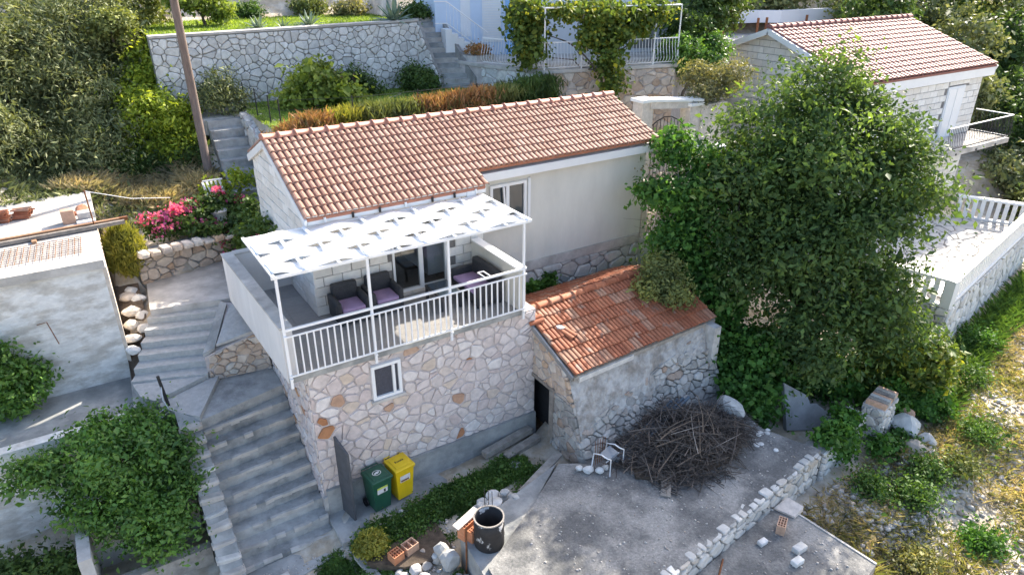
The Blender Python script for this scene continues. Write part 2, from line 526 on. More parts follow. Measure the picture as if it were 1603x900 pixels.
# ------------------------------------------------------------------ roof tiles
def tile_mesh(name, w, L, mat, rolls=2, hgt=.056, th=.018):
    prof = []
    pw = w / rolls
    for r in range(rolls):
        for t, z in ((0, -.1), (.09, 0), (.2, .8), (.45, 1), (.72, .86), (.9, .2)):
            prof.append((r*pw + t*pw, z*hgt))
    prof.append((w - .004, 0.0))
    k = len(prof)
    V = [(x, 0, z + .042) for x, z in prof] + [(x, L, z) for x, z in prof] + [(x, 0, max(z + .042 - th - .014, .0)) for x, z in prof]
    F = [(i, i+1, k+i+1, k+i) for i in range(k-1)] + [(2*k+i, 2*k+i+1, i+1, i) for i in range(k-1)]
    V += [(prof[0][0], L, -.01), (prof[-1][0], L, -.01)]
    F += [(0, k, 3*k, 2*k), (k-1, 3*k-1, 3*k+1, 2*k-1)]
    return mesh(name, V, F, mat)

def tile_roof(roof, name, me, ridge0, u, down, ncols, w, rows, exp, seed, skip=None, limit=300, jitter=.004):
    """tiles laid from the eave up; u along the ridge, down the slope direction (unit)"""
    rng = random.Random(seed)
    u = Vector(u); down = Vector(down); up = -down
    n = u.cross(up).normalized()
    R = Matrix((u, up, n)).transposed()
    it = []
    for r in range(rows):
        for c in range(ncols):
            if skip and skip(r, c): continue
            p = Vector(ridge0) + u*(c*w) + down*((r + 1)*exp) + n*.012
            it.append(((p - Vector(CAM)).length, p))
    it.sort(key=lambda q: q[0])
    bx = MB()
    vs = [v.co.copy() for v in me.vertices]; fs = [tuple(f.vertices) for f in me.polygons]
    for i, (_, p) in enumerate(it):
        a = rng.gauss(0, jitter); dz = rng.uniform(0, jitter * 1.5)
        Rm = R @ Matrix.Rotation(a, 3, 'Z')
        q = p + n*dz + up * rng.uniform(-jitter, jitter)
        if i < limit:
            o = bpy.data.objects.new(name, me); col.objects.link(o)
            o.parent = roof
            o.matrix_local = Matrix.Translation(q) @ Rm.to_4x4()
        else:
            bx.add([Rm @ v + q for v in vs], fs)
    if bx.V:
        tag(bx.build(name + 's_far', me.materials[0], roof), None, None, kind='stuff')

def ridge_tiles(roof, a, b, n, r, mat, name='ridge_tile'):
    a, b = Vector(a), Vector(b)
    d = (b - a) / n
    u = d.normalized(); s = u.cross(Z).normalized()
    V = []; F = []
    K = 8
    L = d.length
    rows = ((0, 1.16), (.16, 1.16), (.17, .98), (1.06, .93))
    for t, k in rows:
        for i in range(K + 1):
            an = PI * i / K
            V.append(u*(t*L) + s*(math.cos(an)*r*k) + Z*(math.sin(an)*r*k*.85 - r*.18))
    for j in range(len(rows) - 1):
        F += [(j*(K+1)+i, j*(K+1)+i+1, (j+1)*(K+1)+i+1, (j+1)*(K+1)+i) for i in range(K)]
    F.append(tuple(range(K, -1, -1)))
    me = mesh(name, V, F, mat, True)
    for i in range(n):
        o = bpy.data.objects.new(name, me); col.objects.link(o); o.parent = roof
        o.location = a + d*i + Z*(.004*(i % 3))

# ------------------------------------------------------------------ foliage
def leaf_cloud(name, blobs, n, size, mat, seed, parent=None, clump=22, spread=.16, up=.35, shape=.55, droop=.15, shell=.5, world=True, flatten=.65):
    """leaves as folded diamonds, in clumps, in and near the surface of a set of ellipsoids; n leaves"""
    g = np.random.default_rng(seed)
    A = np.array([b[1][0]*b[1][1] + b[1][0]*b[1][2] + b[1][1]*b[1][2] for b in blobs], float)
    A /= A.sum()
    Pts = []; Out = []
    for (c, r), a in zip(blobs, A):
        k = max(1, int(n * a / clump))
        d = g.normal(size=(k, 3)); d /= np.linalg.norm(d, axis=1)[:, None]
        ph = g.uniform(0, 6.28, 6)
        bump = 1 + .13*np.sin(4*d[:, 0] + ph[0]) * np.sin(4*d[:, 1] + ph[1]) + .12*np.sin(7*d[:, 2] + ph[2] + 3*d[:, 0]) + .08*np.sin(11*d[:, 1] + 9*d[:, 0] + ph[3])
        rad = (shell + (1 - shell) * g.random(k) ** .6) * bump
        cc = np.array(c) + d * rad[:, None] * np.array(r)
        sp = spread * g.uniform(.6, 1.5, k)
        p = np.repeat(cc, clump, 0) + g.normal(size=(k*clump, 3)) * np.repeat(sp, clump)[:, None] * np.array([1, 1, flatten])
        Pts.append(p); Out.append(np.repeat(d, clump, 0))
    p = np.concatenate(Pts); o = np.concatenate(Out); m = len(p)
    nr = o * .6 + g.normal(size=(m, 3)) * .75 + np.array([0, 0, up])
    nr /= np.linalg.norm(nr, axis=1)[:, None]
    t = g.normal(size=(m, 3)) + o * .5 - np.array([0, 0, droop])
    t -= nr * (t * nr).sum(1)[:, None]
    t /= np.linalg.norm(t, axis=1)[:, None] + 1e-9
    b = np.cross(nr, t)
    L = size * np.exp(g.normal(size=m) * .32)[:, None]
    W = L * shape
    V = np.empty((m, 4, 3))
    V[:, 0] = p - t*L*.5
    V[:, 1] = p + b*W*.5 - t*L*.05 + nr*L*.06
    V[:, 2] = p + t*L*.5 - nr*L*.08
    V[:, 3] = p - b*W*.5 - t*L*.05 + nr*L*.06
    i = np.arange(m)[:, None] * 4
    Fc = np.concatenate([i + np.array([0, 1, 2]), i + np.array([0, 2, 3])], 0)
    return fastmesh(name, V.reshape(-1, 3), Fc, mat, parent, world)

def blades(name, P, h, w, mat, seed, lean=.5, parent=None, seg=False):
    """grass blades standing on points P (n,3)"""
    g = np.random.default_rng(seed)
    P = np.asarray(P, float); m = len(P)
    a = g.uniform(0, 6.283, m)
    s = np.stack([np.cos(a), np.sin(a), np.zeros(m)], 1)
    l = g.normal(size=(m, 3)) * lean; l[:, 2] = 1
    l /= np.linalg.norm(l, axis=1)[:, None]
    H = h * g.uniform(.5, 1.3, m)[:, None]
    W = w * g.uniform(.6, 1.3, m)[:, None]
    V = np.empty((m, 4, 3))
    V[:, 0] = P - s*W*.5
    V[:, 1] = P + s*W*.5
    mid = P + l*H*.6
    V[:, 2] = mid + s*W*.35
    V[:, 3] = P + l*H + np.stack([l[:, 0], l[:, 1], -np.abs(l[:, 0])*.6], 1) * H * .4
    i = np.arange(m)[:, None] * 4
    Fc = np.concatenate([i + np.array([0, 1, 2]), i + np.array([0, 2, 3])], 0)
    return fastmesh(name, V.reshape(-1, 3), Fc, mat, parent)

def inpoly(x, y, poly):
    ins = np.zeros(len(x), bool)
    n = len(poly); j = n - 1
    for i in range(n):
        xi, yi = poly[i]; xj, yj = poly[j]
        c = ((yi > y) != (yj > y)) & (x < (xj - xi) * (y - yi) / (yj - yi + 1e-12) + xi)
        ins ^= c
        j = i
    return ins

def scatter(poly, n, seed, zf, patch=0, thr=.0):
    g = np.random.default_rng(seed)
    xs = [p[0] for p in poly]; ys = [p[1] for p in poly]
    x = g.uniform(min(xs), max(xs), n * 3); y = g.uniform(min(ys), max(ys), n * 3)
    k = inpoly(x, y, poly)
    if patch:
        ph = g.uniform(0, 6.28, 4)
        f = np.sin(x*patch + ph[0] + 1.3*np.sin(y*patch*.7)) * np.sin(y*patch*1.1 + ph[1] + np.sin(x*patch*.6)) + g.normal(size=len(x)) * .35
        k &= f > thr
    x = x[k][:n]; y = y[k][:n]
    z = np.array([zf(a, b) for a, b in zip(x, y)])
    return np.stack([x, y, z], 1)

def boulder(name, p, size, mat, seed, parent=None, flat=.65):
    rg = random.Random(seed)
    bm = bmesh.new()
    bmesh.ops.create_icosphere(bm, subdivisions=2, radius=1)
    pl = []
    for i in range(9):
        d = Vector((rg.gauss(0,1), rg.gauss(0,1), rg.gauss(0,1))).normalized()
        pl.append((d, rg.uniform(.55, .85)))
    sx, sy = rg.uniform(.8,1.25), rg.uniform(.8,1.25)
    for v in bm.verts:
        c = v.co.copy()
        for d, k in pl:
            t = c.dot(d)
            if t > k: c -= d * (t - k) * .92
        c *= 1 + rg.uniform(-.035, .035)
        v.co = Vector((c.x*size*sx, c.y*size*sy, c.z*size*flat + size*flat*.35)) + Vector(p)
    me = bpy.data.meshes.new(name); bm.to_mesh(me); bm.free(); me.materials.append(mat)
    return place(name, me, parent)

def rocks(name, P, size, mat, seed, parent=None, flat=.65):
    """many small angular stones as one mesh; a single one is a finer boulder"""
    if len(P) == 1: return boulder(name, P[0], size, mat, seed, parent, flat)
    g = np.random.default_rng(seed)
    base = np.array([(1,0,0),(-1,0,0),(0,1,0),(0,-1,0),(0,0,1),(0,0,-1),(.7,.7,.45),(-.7,.65,.5),(.65,-.7,.5),(-.7,-.7,.4)], float)
    hull = bmesh.new()
    vs = [hull.verts.new(v) for v in base]
    bmesh.ops.convex_hull(hull, input=vs)
    hull.verts.index_update()
    tri = np.array([[v.index for v in f.verts] for f in hull.faces if len(f.verts) == 3])
    hull.free()
    m = len(P)
    s = size * np.minimum(np.exp(g.normal(size=m) * .5), 2.0)
    S = np.stack([s * g.uniform(.7, 1.3, m), s * g.uniform(.7, 1.3, m), s * flat * g.uniform(.6, 1.2, m)], 1)
    V = base[None] * (1 + g.normal(size=(m, len(base), 3)) * .16) * S[:, None]
    a = g.uniform(0, 6.28, m); ca, sa = np.cos(a)[:, None], np.sin(a)[:, None]
    V = np.stack([V[..., 0]*ca - V[..., 1]*sa, V[..., 0]*sa + V[..., 1]*ca, V[..., 2]], -1) + np.asarray(P)[:, None]
    V[..., 2] += S[:, None, 2] * .4
    Fc = (np.arange(m)[:, None, None] * len(base) + tri[None]).reshape(-1, 3)
    return fastmesh(name, V.reshape(-1, 3), Fc, mat, parent)

def limb_pts(a, b, rng, k=5, wob=.12):
    a, b = Vector(a), Vector(b)
    L = (b - a).length
    out = []
    for i in range(k + 1):
        t = i / k
        p = a.lerp(b, t)
        if 0 < i < k: p += Vector((rng.uniform(-1, 1), rng.uniform(-1, 1), rng.uniform(-.5, .9))) * wob * L * .5
        out.append(p)
    return out

def tree(name, label, cat, base, blobs, n, size, mat, seed, trunk_r=.12, bark=None, group=None, fork=.4, limbs=6, **kw):
    rng = random.Random(seed)
    bark = bark or BARK
    e = T(name, label, cat, base, 0, group)
    leaf_cloud('crown', blobs, n, size, mat, seed, e, **kw)
    cz = sum(b[0][2] for b in blobs) / len(blobs)
    cx = sum(b[0][0] for b in blobs) / len(blobs); cy = sum(b[0][1] for b in blobs) / len(blobs)
    bz = Vector(base)
    fk = bz.lerp(Vector((cx, cy, cz)), fork)
    MB().tube(limb_pts(bz - Z*.15, fk, rng, 4, .1), [trunk_r * (1.25 - .1*i) for i in range(5)], 8).build('trunk', bark, e, smooth=True)
    bl = sorted(blobs, key=lambda q: -q[1][0]*q[1][2])[:limbs]
    for c, r in bl:
        MB().tube(limb_pts(fk, c, rng, 4, .2), [trunk_r*.7*(1 - .2*i) for i in range(5)], 6).build('limb', bark, e, smooth=True)
    return e
# ================================================================== SETTING: terrain
CTRL = np.array([(1.4,-.4,-3.8),(3,-1,-3.8),(5,-1,-3.7),(2,-2.5,-3.9),(0,-2,-4.1),(-2,-1,-4.05),(-4,0,-3.95),(-7,1,-3.95),(0,-5,-4.6),(5,-9,-5.3),(1.5,-4.5,-4.2),
 (11.6,-5.6,-4.15),(12.5,-6.2,-4.35),(14,-5.4,-4.05),(16,-5.6,-4.2),(18,-4.9,-4.2),(20,-5,-4.25),(24,-4,-4.2),(28,-3,-4.2),(11,-8,-4.75),(13.5,-8,-4.8),(16,-8,-4.8),(20,-9,-4.95),(30,-8,-4.8),(40,-4,-4.6),
 (11.8,-1,-3.5),(12.5,-3,-3.8),(13,1,-2.4),(15,0,-2.9),(15,-3,-3.7),(17,-3.5,-3.9),(18,1,-2.9),(13,3,-1.3),(20,3,-2.6),
 (14,5,-.7),(15,6.5,-.2),(17,6.5,0),(18.5,8,.6),(20,11,2.6),(24,13,3.2),(30,13,3.4),(38,6,-2),(36,0,-4),(44,6,-1),(40,16,3),(50,10,2),(34,-3,-3.6),
 (-2,8.5,.2),(-.7,11.5,.8),(1,11.5,1.0),(-3,12,1.35),(-5,13,1.8),(0,14,1.9),(0,16,2.6),(-4,18,3.6),(-9,15,3),(-9,8,1.3),(-12,4,-1.5),(.5,9,.35),(1.6,10,.2),(1.8,12.5,1.9),
 (14,17,5.4),(22,18,6),(34,24,9),(0,24,7),(-12,24,7),(15,34,11),(50,30,12)], float)
def idw(x, y):
    d = (CTRL[:, 0]-x)**2 + (CTRL[:, 1]-y)**2 + .02
    w = d ** -2.0
    return float((w * CTRL[:, 2]).sum() / w.sum())
REG = [(.4, 10.2, 14.12, 20.9, 5.2), (10.2, 22, 14.12, 17.2, 4.6), (2.4, 3.5, 8.1, 9.3, 1.9), (2.55, 12.2, 8.15, 14.12, 2.85), (12.6, 17.4, 9.5, 14.12, 3.2), (.42, 11.9, .15, 8.15, -4.3), (-1.55, .42, -.2, 2.7, -4.4), (-2.7, .42, 2.7, 5.35, -2.1),
 (-2.0, 1.5, 5.35, 7.7, -.5), (-.4, 1.6, 7.7, 8.25, -.5), (-7, -2.5, 4.95, 10.6, -2), (-7, -2.0, 3.4, 4.95, -2.0), (-8, -1.6, -.2, 3.4, -3.95), (-2.5, -2.0, 4.6, 7.2, -.7), (6.1, 11.0, -1.5, 1.2, -3.5), (6.1, 12.3, 1.2, 2.95, -1.7),
 (2.4, 10.9, -5.2, -2.4, -4.2), (5.6, 9.3, -7.6, -5.4, -4.4)]
def gz(x, y):
    for a, b, c, d, z in REG:
        if a <= x <= b and c <= y <= d: return z
    if y > 17.2 and .4 < x < 22: return 6.0 + max(0, y - 20.9) * .25
    return idw(x, y)

def terrain():
    xs = np.concatenate([np.arange(-60, -9, 5), np.arange(-9, 24, .3), np.arange(24, 48, 1.0), np.arange(48, 160, 8)])
    ys = np.concatenate([np.arange(-60, -10, 5), np.arange(-10, 18, .3), np.arange(18, 40, 1.5), np.arange(40, 160, 8)])
    rng = random.Random(3)
    V = []
    for y in ys:
        for x in xs:
            z = gz(float(x), float(y))
            if y > 40: z += (y - 40) * .22
            V.append((x, y, z + rng.uniform(-.03, .03)))
    nx, ny = len(xs), len(ys)
    i = np.arange(nx * ny).reshape(ny, nx)
    F = np.stack([i[:-1, :-1], i[:-1, 1:], i[1:, 1:], i[1:, :-1]], -1).reshape(-1, 4)
    o = fastmesh('ground', np.array(V), F, EARTH)
    tag(o, 'stony dry earth of the hillside', 'ground', kind='structure')
terrain()

def sheet(name, poly, z, mat, label, cat, th=.25):
    o = MB().prism(poly, z - th, z).build(name, mat)
    return tag(o, label, cat, kind='structure')

# --- path and stairs on the left of the house
sheet('path', [(-1.9,5.55),(-.3,5.2),(1.35,5.0),(1.35,8.1),(-.2,7.85),(-1.75,7.35)], -.35, CONC_PALE, 'pale concrete path behind the balcony', 'path', .4)
def ragged(x0, x1, y, rng, k=9, a=.02):
    return [(x0 + (x1-x0)*i/k, y + rng.uniform(-a, a)) for i in range(k + 1)]
rs = random.Random(11)
us = T('garden_steps', 'short flight of concrete steps from the path down towards the landing', 'steps', (-1.6, 4.6, -1.7))
L0, R0, L1, R1 = Vector((-1.88,5.72)), Vector((-.22,5.2)), Vector((-2.72,4.0)), Vector((-1.12,3.45))
for i in range(6):
    t0, t1 = i / 6, (i + 1) / 6
    a, b, c, d = L0.lerp(L1, t0), R0.lerp(R1, t0), R0.lerp(R1, t1), L0.lerp(L1, t1)
    z = -.36 - (i + 1) * .165
    e = [d.lerp(c, k / 7) + Vector((rs.uniform(-.012,.012), rs.uniform(-.02,.02))) for k in range(8)]
    MB().prism([tuple(b), tuple(a)] + [tuple(p) for p in e], z - .5, z).build('step', CONC_STEP, us)
us['kind'] = 'structure'
sheet('landing', [(-1.6,1.95),(.34,2.42),(.34,3.3),(-.85,3.5)], -1.62, CONC_STAIR, 'concrete landing beside the stone house', 'landing', .6)
wd = T('winder_steps', 'two slanting concrete winder steps between garden steps and main stair', 'steps', (-1.6, 2.8, -1.7))
MB().prism([(-.88,3.46),(-1.1,3.44),(-2.33,2.93),(-2.0,2.35),(-1.6,1.95)][::-1], -2.2, -1.5).build('step', CONC_STEP, wd)
MB().prism([(-1.12,3.46),(-2.7,3.98),(-2.6,3.3),(-2.35,2.95)][::-1], -2.2, -1.4).build('step', CONC_STEP, wd)
wd['kind'] = 'structure'
sheet('terrace_path', [(-7,3.3),(-2.55,3.3),(-2.1,3.0),(-1.95,3.6),(-2.65,4.1),(-2.6,5.0),(-7,5.0)], -1.75, CONC, 'grey concrete walkway below the left building', 'path', .3)
MB().beam((-2.72,3.3,-1.7), (-2.62,4.9,-1.7), .14, .16).build('kerb', CONC_PALE)['kind'] = 'structure'
ms = T('stair', 'wide weathered concrete stair descending along the stone house', 'stair', (-.6, 1, -4))
NS = 9
for i in range(NS):
    y1 = 2.42 - i * .32; y0 = y1 - .32
    z = -1.62 - (i + 1) * .255
    sk = .24 * (1 - i / NS)
    e = ragged(-1.6, .34, y0, rs, 10, .016)
    e = [(x, y - sk * (.34 - x) / 2) for x, y in e]
    o = MB().prism(e + [(.34, y1 + .05), (-1.6, y1 + .05 - sk)], z - .5, z).build('step', CONC_STAIR, ms)
    nose = MB()
    for k in range(10):
        if rs.random() < .75:
            a, b = e[k], e[k + 1]
            nose.prism([(a[0], a[1] - rs.uniform(.01,.03)), (b[0], b[1] - rs.uniform(.01,.03)), (b[0], b[1] + .05), (a[0], a[1] + .05)], z - rs.uniform(.05,.1), z + rs.uniform(.004,.014))
    nose.build('nosing', CONC_PALE, o)
ms['kind'] = 'structure'
fw = T('stair_wall', 'low rough stone and concrete wall edging the main stair', 'wall', (-1.8, 1, -4))
zz = lambda y: -1.56 - (2.2 - y) * .8
MB().prism([(-2.05,2.3),(-2.05,-.9),(-1.62,-.9),(-1.62,2.0)], -4.4, [zz(2.3)+.1, zz(-.9)+.18, zz(-.9)+.18, zz(2.0)+.1]).build('core', CONC, fw)
rw = random.Random(5)
for i in range(12):
    y = 2.0 - i * .25
    V, F = piece([(-2.08,y-.23),(-1.6,y-.24+rw.uniform(-.03,.03)),(-1.6,y),(-2.08,y)], Vector((0,0,zz(y-.12)+.1)), X, Y, Z, .06, rw, True, .7)
    mk('cap_stone', V, F, CONC_PALE if i % 3 else STONE_GREY, fw)
# wall beneath the left walkway
lw = T('walkway_wall', 'rough whitewashed retaining wall below the left walkway', 'wall', (-4.5, 3.4, -4))
MB().prism([(-7,3.15),(-2.2,3.1),(-2.2,3.4),(-7,3.4)], -4.1, -1.74).build('core', PLASTER_PATCH, lw)
# sunken planter at the bottom left
pl = T('planter_wall', 'low concrete planter wall under the lemon bush', 'wall', (-3.8, .6, -4))
MB().box((-4.35,.2,-4.1),(-4.12,2.0,-2.75)).box((-4.12,1.2,-4.1),(-2.1,1.42,-2.9)).build('core', CONC_PALE, pl)
MB().box((-4.1,.1,-4.1),(-2.08,.3,-3.5)).build('front_ledge', WOOD_GREY, pl)
# rubble wall of the path steps
rwall = T('rubble_wall', 'rubble stone wall between the landing and the white balcony parapet', 'wall', (-.3, 3.5, -1.6))
MB().prism([(-1.1,3.52),(.33,3.32),(.33,4.6),(-.2,5.15),(-.45,4.9)], -2, [-.95,-.5,-.42,-.42,-.5]).build('core', MORTAR, rwall)
uu = Vector((1.43,-.2,0)).normalized(); nn = Vector((uu.y,-uu.x,0))
stones(rwall, (-1.1,3.52,-1.6), uu, [(0,0),(1.44,0),(1.44,1.1),(.1,.66)], .145, STONE_WARM, nn, 21, depth=.05, joint=.014, aspect=1.35, rough=.6)
MB().prism([(-1.12,3.54),(-.85,3.46),(-.2,4.9),(-.3,5.16)], [-.96,-.8,-.5,-.5], [-.86,-.74,-.36,-.36]).build('coping', CONC, rwall)
MB().prism([(-.8,3.5),(.33,3.34),(.33,4.6),(-.15,4.85)], [-.75,-.55,-.5,-.55], [-.7,-.44,-.36,-.4]).build('top_bed', CONC_STEP, rwall)
# stone wall of the flower bank
bw = T('flower_bank_wall', 'dry stone garden wall holding the pink bougainvillea bank', 'wall', (-.3, 7.8, -.4))
a_, b_ = (-1.85,7.3), (1.35,8.1)
o, u_, n_, l_ = wall_seg('core', a_, b_, -.6, .5, .35, .4, MORTAR_DARK, bw)
stones(bw, (a_[0], a_[1], -.36), u_, [(0,0),(l_,0),(l_,.7),(0,.85)], .2, STONE_WARM, n_, 22, depth=.06, joint=.018, aspect=1.3, rough=.6)
for i in range(11):
    V, F = piece([(i*.29,-.36),(i*.29+.27,-.36),(i*.29+.27,.0),(i*.29,.0)], Vector((a_[0],a_[1],.5-.0045*i*3)), u_, -n_, Z, .07, rw, True, .8)
    mk('cap_stone', V, F, STONE_WARM, bw)
# loose edging stones beside the steps
for i, (x, y, z, s) in enumerate(sorted([(-2.05,6.6,-.3,.2),(-2.3,6.2,-.35,.24),(-2.05,5.95,-.4,.2),(-2.42,5.7,-.45,.22),(-2.1,5.5,-.5,.2),(-2.45,5.25,-.6,.2),(-2.3,6.75,-.2,.22),(-2.5,4.85,-.9,.18),(-2.15,6.95,-.15,.2)], key=lambda q: -q[1])):
    z = -1.2 + (y - 4.3) * .31
    o = rocks('edging_rock', [(x, y, z)], s, STONE_WARM if i % 2 else STONE_WHITE, 60 + i)
    tag(o, ORD[i] + ' pale rock from the path in the strip beside the garden steps', 'rock', 'rocks beside the garden steps')
MB().prism([(-2.7,4.3),(-2.5,7.3),(-1.95,7.2),(-2.0,5.8),(-2.65,4.05)], -1.9, [-1.6,-.25,-.25,-.6,-1.75]).build('soil_bed', SOIL)['kind'] = 'structure'

# --- garden terrace, back stair, retaining wall
back = T('hillside_stair', 'narrow shaded concrete stair climbing behind the gable', 'stair', (1.8, 11, .2))
for i in range(10):
    y = 9.5 + i * .32; z = .1 + (i + 1) * .26
    MB().prism(ragged(1.35, 2.4, y, rs, 5, .015) + [(2.4, y + .4), (1.35, y + .4)], z - .5, z).build('step', CONC_STAIR, back)
MB().box((1.2,12.7,2.2),(2.6,13.9,2.72)).build('top_slab', CONC_PALE, back)
back['kind'] = 'structure'
gw = T('garden_edge_wall', 'low stone wall beside the narrow stair behind the gable', 'wall', (2.5, 11, 1))
o, u_, n_, l_ = wall_seg('core', (2.45,12.6), (2.45,8.6), -.3, 2.85, 2.0, .38, MORTAR, gw)
stones(gw, (2.45,12.6,.2), (0,-1,0), [(0,0),(4,0),(4,1.8),(0,2.65)], .3, STONE_GREY, (-1,0,0), 24, joint=.03)
stones(gw, (2.42,8.6,2.0), Vector((0,4,.85)).normalized(), [(0,0),(4.08,0),(4.08,.4),(0,.4)], .3, STONE_GREY, Vector((0,-.85,4)).normalized(), 25, v=X, joint=.03)
ret = T('retaining_wall', 'tall pale random stone retaining wall across the upper garden', 'wall', (5, 14, 2.9))
o, u_, n_, l_ = wall_seg('core', (.3,14.0), (9.85,14.0), 1.5, 5.2, 5.3, .42, MORTAR_DARK, ret)
stones(ret, (.3,14.0,2.2), X, [(0,0),(9.55,0),(9.55,3.06),(0,2.96)], .225, STONE_WHITE, (0,-1,0), 26, depth=.045, joint=.018, limit=300, aspect=1.1)
MB().prism([(.3,13.95),(9.9,13.95),(9.9,14.44),(.3,14.44)], [5.2,5.3,5.3,5.2], [5.27,5.37,5.37,5.27]).build('coping', CONC_PALE, ret)
ret2 = T('upper_terrace_wall', 'second stone wall behind the agave lawn at the top edge', 'wall', (4, 20.9, 5.2))
wall_seg('core', (.4,21), (10.5,21), 5, 7.2, 7.2, .4, MORTAR_DARK, ret2)
stones(ret2, (.4,21,5.1), X, [(0,0),(10.1,0),(10.1,2.1),(0,2.1)], .42, STONE_GREY, (0,-1,0), 27, joint=.04)
# central stair up to the blue house
cs = T('central_stair', 'grey stone stair climbing beside the retaining wall to the blue house', 'stair', (10.5, 13, 2.9))
B0, B1, T0, T1 = Vector((10.2,13.0)), Vector((11.45,12.3)), Vector((9.9,14.9)), Vector((11.2,15.2))
for i in range(14):
    a, b = B0.lerp(T0, i / 14), B1.lerp(T1, i / 14)
    c, d = B1.lerp(T1, (i + 1.3) / 14), B0.lerp(T0, (i + 1.3) / 14)
    z = 2.85 + (i + 1) * .178
    MB().prism([tuple(a), tuple(b), tuple(c), tuple(d)], z - .35, z).build('step', CONC_PALE if i % 2 else CONC, cs)
for k, (p, q, s) in enumerate((((9.85,13.98), (10.2,12.85), 30), ((11.52,12.2), (11.3,15.0), 31))):
    w = T('stair_flank_wall', ['left', 'right'][k] + ' stone flank wall of the central stair', 'wall', (p[0], p[1], 3), group='flank walls of the central stair')
    za, zb = (5.3, 3.15) if k == 0 else (3.3, 5.6)
    o, u_, n_, l_ = wall_seg('core', p, q, 1.8, za, zb, .16, MORTAR_DARK, w)
    stones(w, (p[0], p[1], 2.7), u_, [(0,0),(l_,0),(l_,zb-2.7),(0,za-2.7)], .27, STONE_WHITE, n_, s, joint=.035)

sheet('garden_lawn', [(3.5,8.9),(12.2,9),(11.4,12.3),(10.2,13.98),(2.8,13.98),(2.8,9.3)], 2.87, LAWN, 'green lawn of the garden behind the house', 'lawn', .1)
sheet('upper_lawn', [(.4,14.43),(10,14.43),(10,20.95),(.4,20.95)], 5.22, LAWN, 'sunny lawn of the upper terrace', 'lawn', .1)
# ================================================================== MAIN HOUSE
def gmat():
    m = bpy.data.materials.new('clear_glass'); m.use_nodes = True
    nt = m.node_tree; nt.nodes.clear()
    o = N(nt, 'ShaderNodeOutputMaterial'); a = N(nt, 'ShaderNodeBsdfTransparent'); b = N(nt, 'ShaderNodeBsdfGlossy'); x = N(nt, 'ShaderNodeMixShader')
    b.inputs['Roughness'].default_value = .03; a.inputs[0].default_value = (.82,.86,.88,1); x.inputs[0].default_value = .1
    nt.links.new(a.outputs[0], x.inputs[1]); nt.links.new(b.outputs[0], x.inputs[2]); nt.links.new(x.outputs[0], o.inputs[0])
    return m
CLEAR = gmat()
H = T('stone_house', 'small two storey house with stone base, balcony and orange tiled roof', 'house', (3, 3, -3.8))
SL = (3.64 - 2.47) / (4.93 - 2.07)
rz = lambda y: 3.64 - SL * abs(y - 4.93)
# lower storey
lo = MB().box((.37,.07,-4.2),(6.05,2.9,-.13)).box((.37,2.9,-4.2),(1.0,4.4,-.13)).build('lower_wall', MORTAR, H)
WN = (1.70, -1.27, 2.43, -.32)
stones(lo, (.37,.07,-3.12), X, [(0,0),(5.66,0),(5.66,2.96),(0,2.96)], .21, STONE_PALE, (0,-1,0), 41, depth=.028, joint=.03, rough=.35, aspect=1.2, jit=1.05, inner=.93,
       holes=[(WN[0]-.37, WN[1]+3.12, WN[2]-.37, WN[3]+3.12)], limit=300)
stones(lo, (.37,3.3,-3.9), (0,-1,0), [(0,1.6),(3.22,0),(3.22,3.74),(0,3.74)], .2, STONE_PALE, (-1,0,0), 42, depth=.022, joint=.03, rough=.4, inner=.92)
pl_ = MB().box((.42,-.02,-4.2),(6.05,.07,-3.13)).build('plinth', CONC, H)
MB().box((.33,.0,-4.2),(.52,.06,-3.3)).build('corner_render', CONC_PALE, H)
# lower window
def window(parent, x0, z0, x1, z1, y, name='window', mull=None, sill=True, pane=CURTAIN, fw=.07, deep=.1):
    f = MB().box((x0,y-.005,z0),(x0+fw,y+deep,z1)).box((x1-fw,y-.005,z0),(x1,y+deep,z1)).box((x0+fw,y-.005,z0),(x1-fw,y+deep,z0+fw)).box((x0+fw,y-.005,z1-fw),(x1-fw,y+deep,z1))
    if mull: f.box((mull-.05,y+.0,z0+fw),(mull+.05,y+deep,z1-fw))
    w = f.build(name, WHITE, parent)
    xs = [x0+fw, x1-fw] if not mull else [x0+fw, mull-.05, mull+.05, x1-fw]
    for a, b in zip(xs[::2], xs[1::2]):
        MB().box((a,y+.05,z0+fw),(b,y+.07,z1-fw)).build('pane', pane, w)
    if sill: MB().box((x0-.06,y-.05,z0-.07),(x1+.06,y+.1,z0-.003)).build('sill', CONC_PALE, w)
    return w
w = window(H, 1.72, -1.2, 2.41, -.34, .0)
MB().box((2.2,-.01,-1.12),(2.26,.045,-.42)).build('sash', WHITE, w)
# balcony slab, floor, parapets
MB().prism([(-.13,4.53),(0,-.03),(5.7,-.03),(5.7,2.2),(1.5,2.2),(1.5,4.53)], -.13, -.012).build('balcony_slab', CONC, H)
fl = MB().prism([(.1,4.4),(.2,0),(5.55,0),(5.55,2.25),(1.4,2.25),(1.4,4.4)], -.01, -.006).build('balcony_floor', JOINT, H)
rf = random.Random(8)
for i in range(9):
    for j in range(10):
        x0 = .21 + i*.6; y0 = .0 + j*.45
        x1, y1 = min(x0+.595, 5.5), min(y0+.445, 4.4)
        if x1 - x0 < .1 or y1 - y0 < .1 or (x0 > 1.3 and y0 > 2.2): continue
        if x1 > 1.4 and y0 > 2.0 and x0 < 1.4 and y1 > 2.25: x1 = min(x1, 1.38)
        MB().box((x0,y0,-.006),(x1,y1,.004)).build('floor_tile', FLOORT, fl)
MB().prism([(-.02,.0),(.2,.0),(.08,4.53),(-.15,4.53)], -.12, 1.1).build('side_parapet', PARAPET, H)
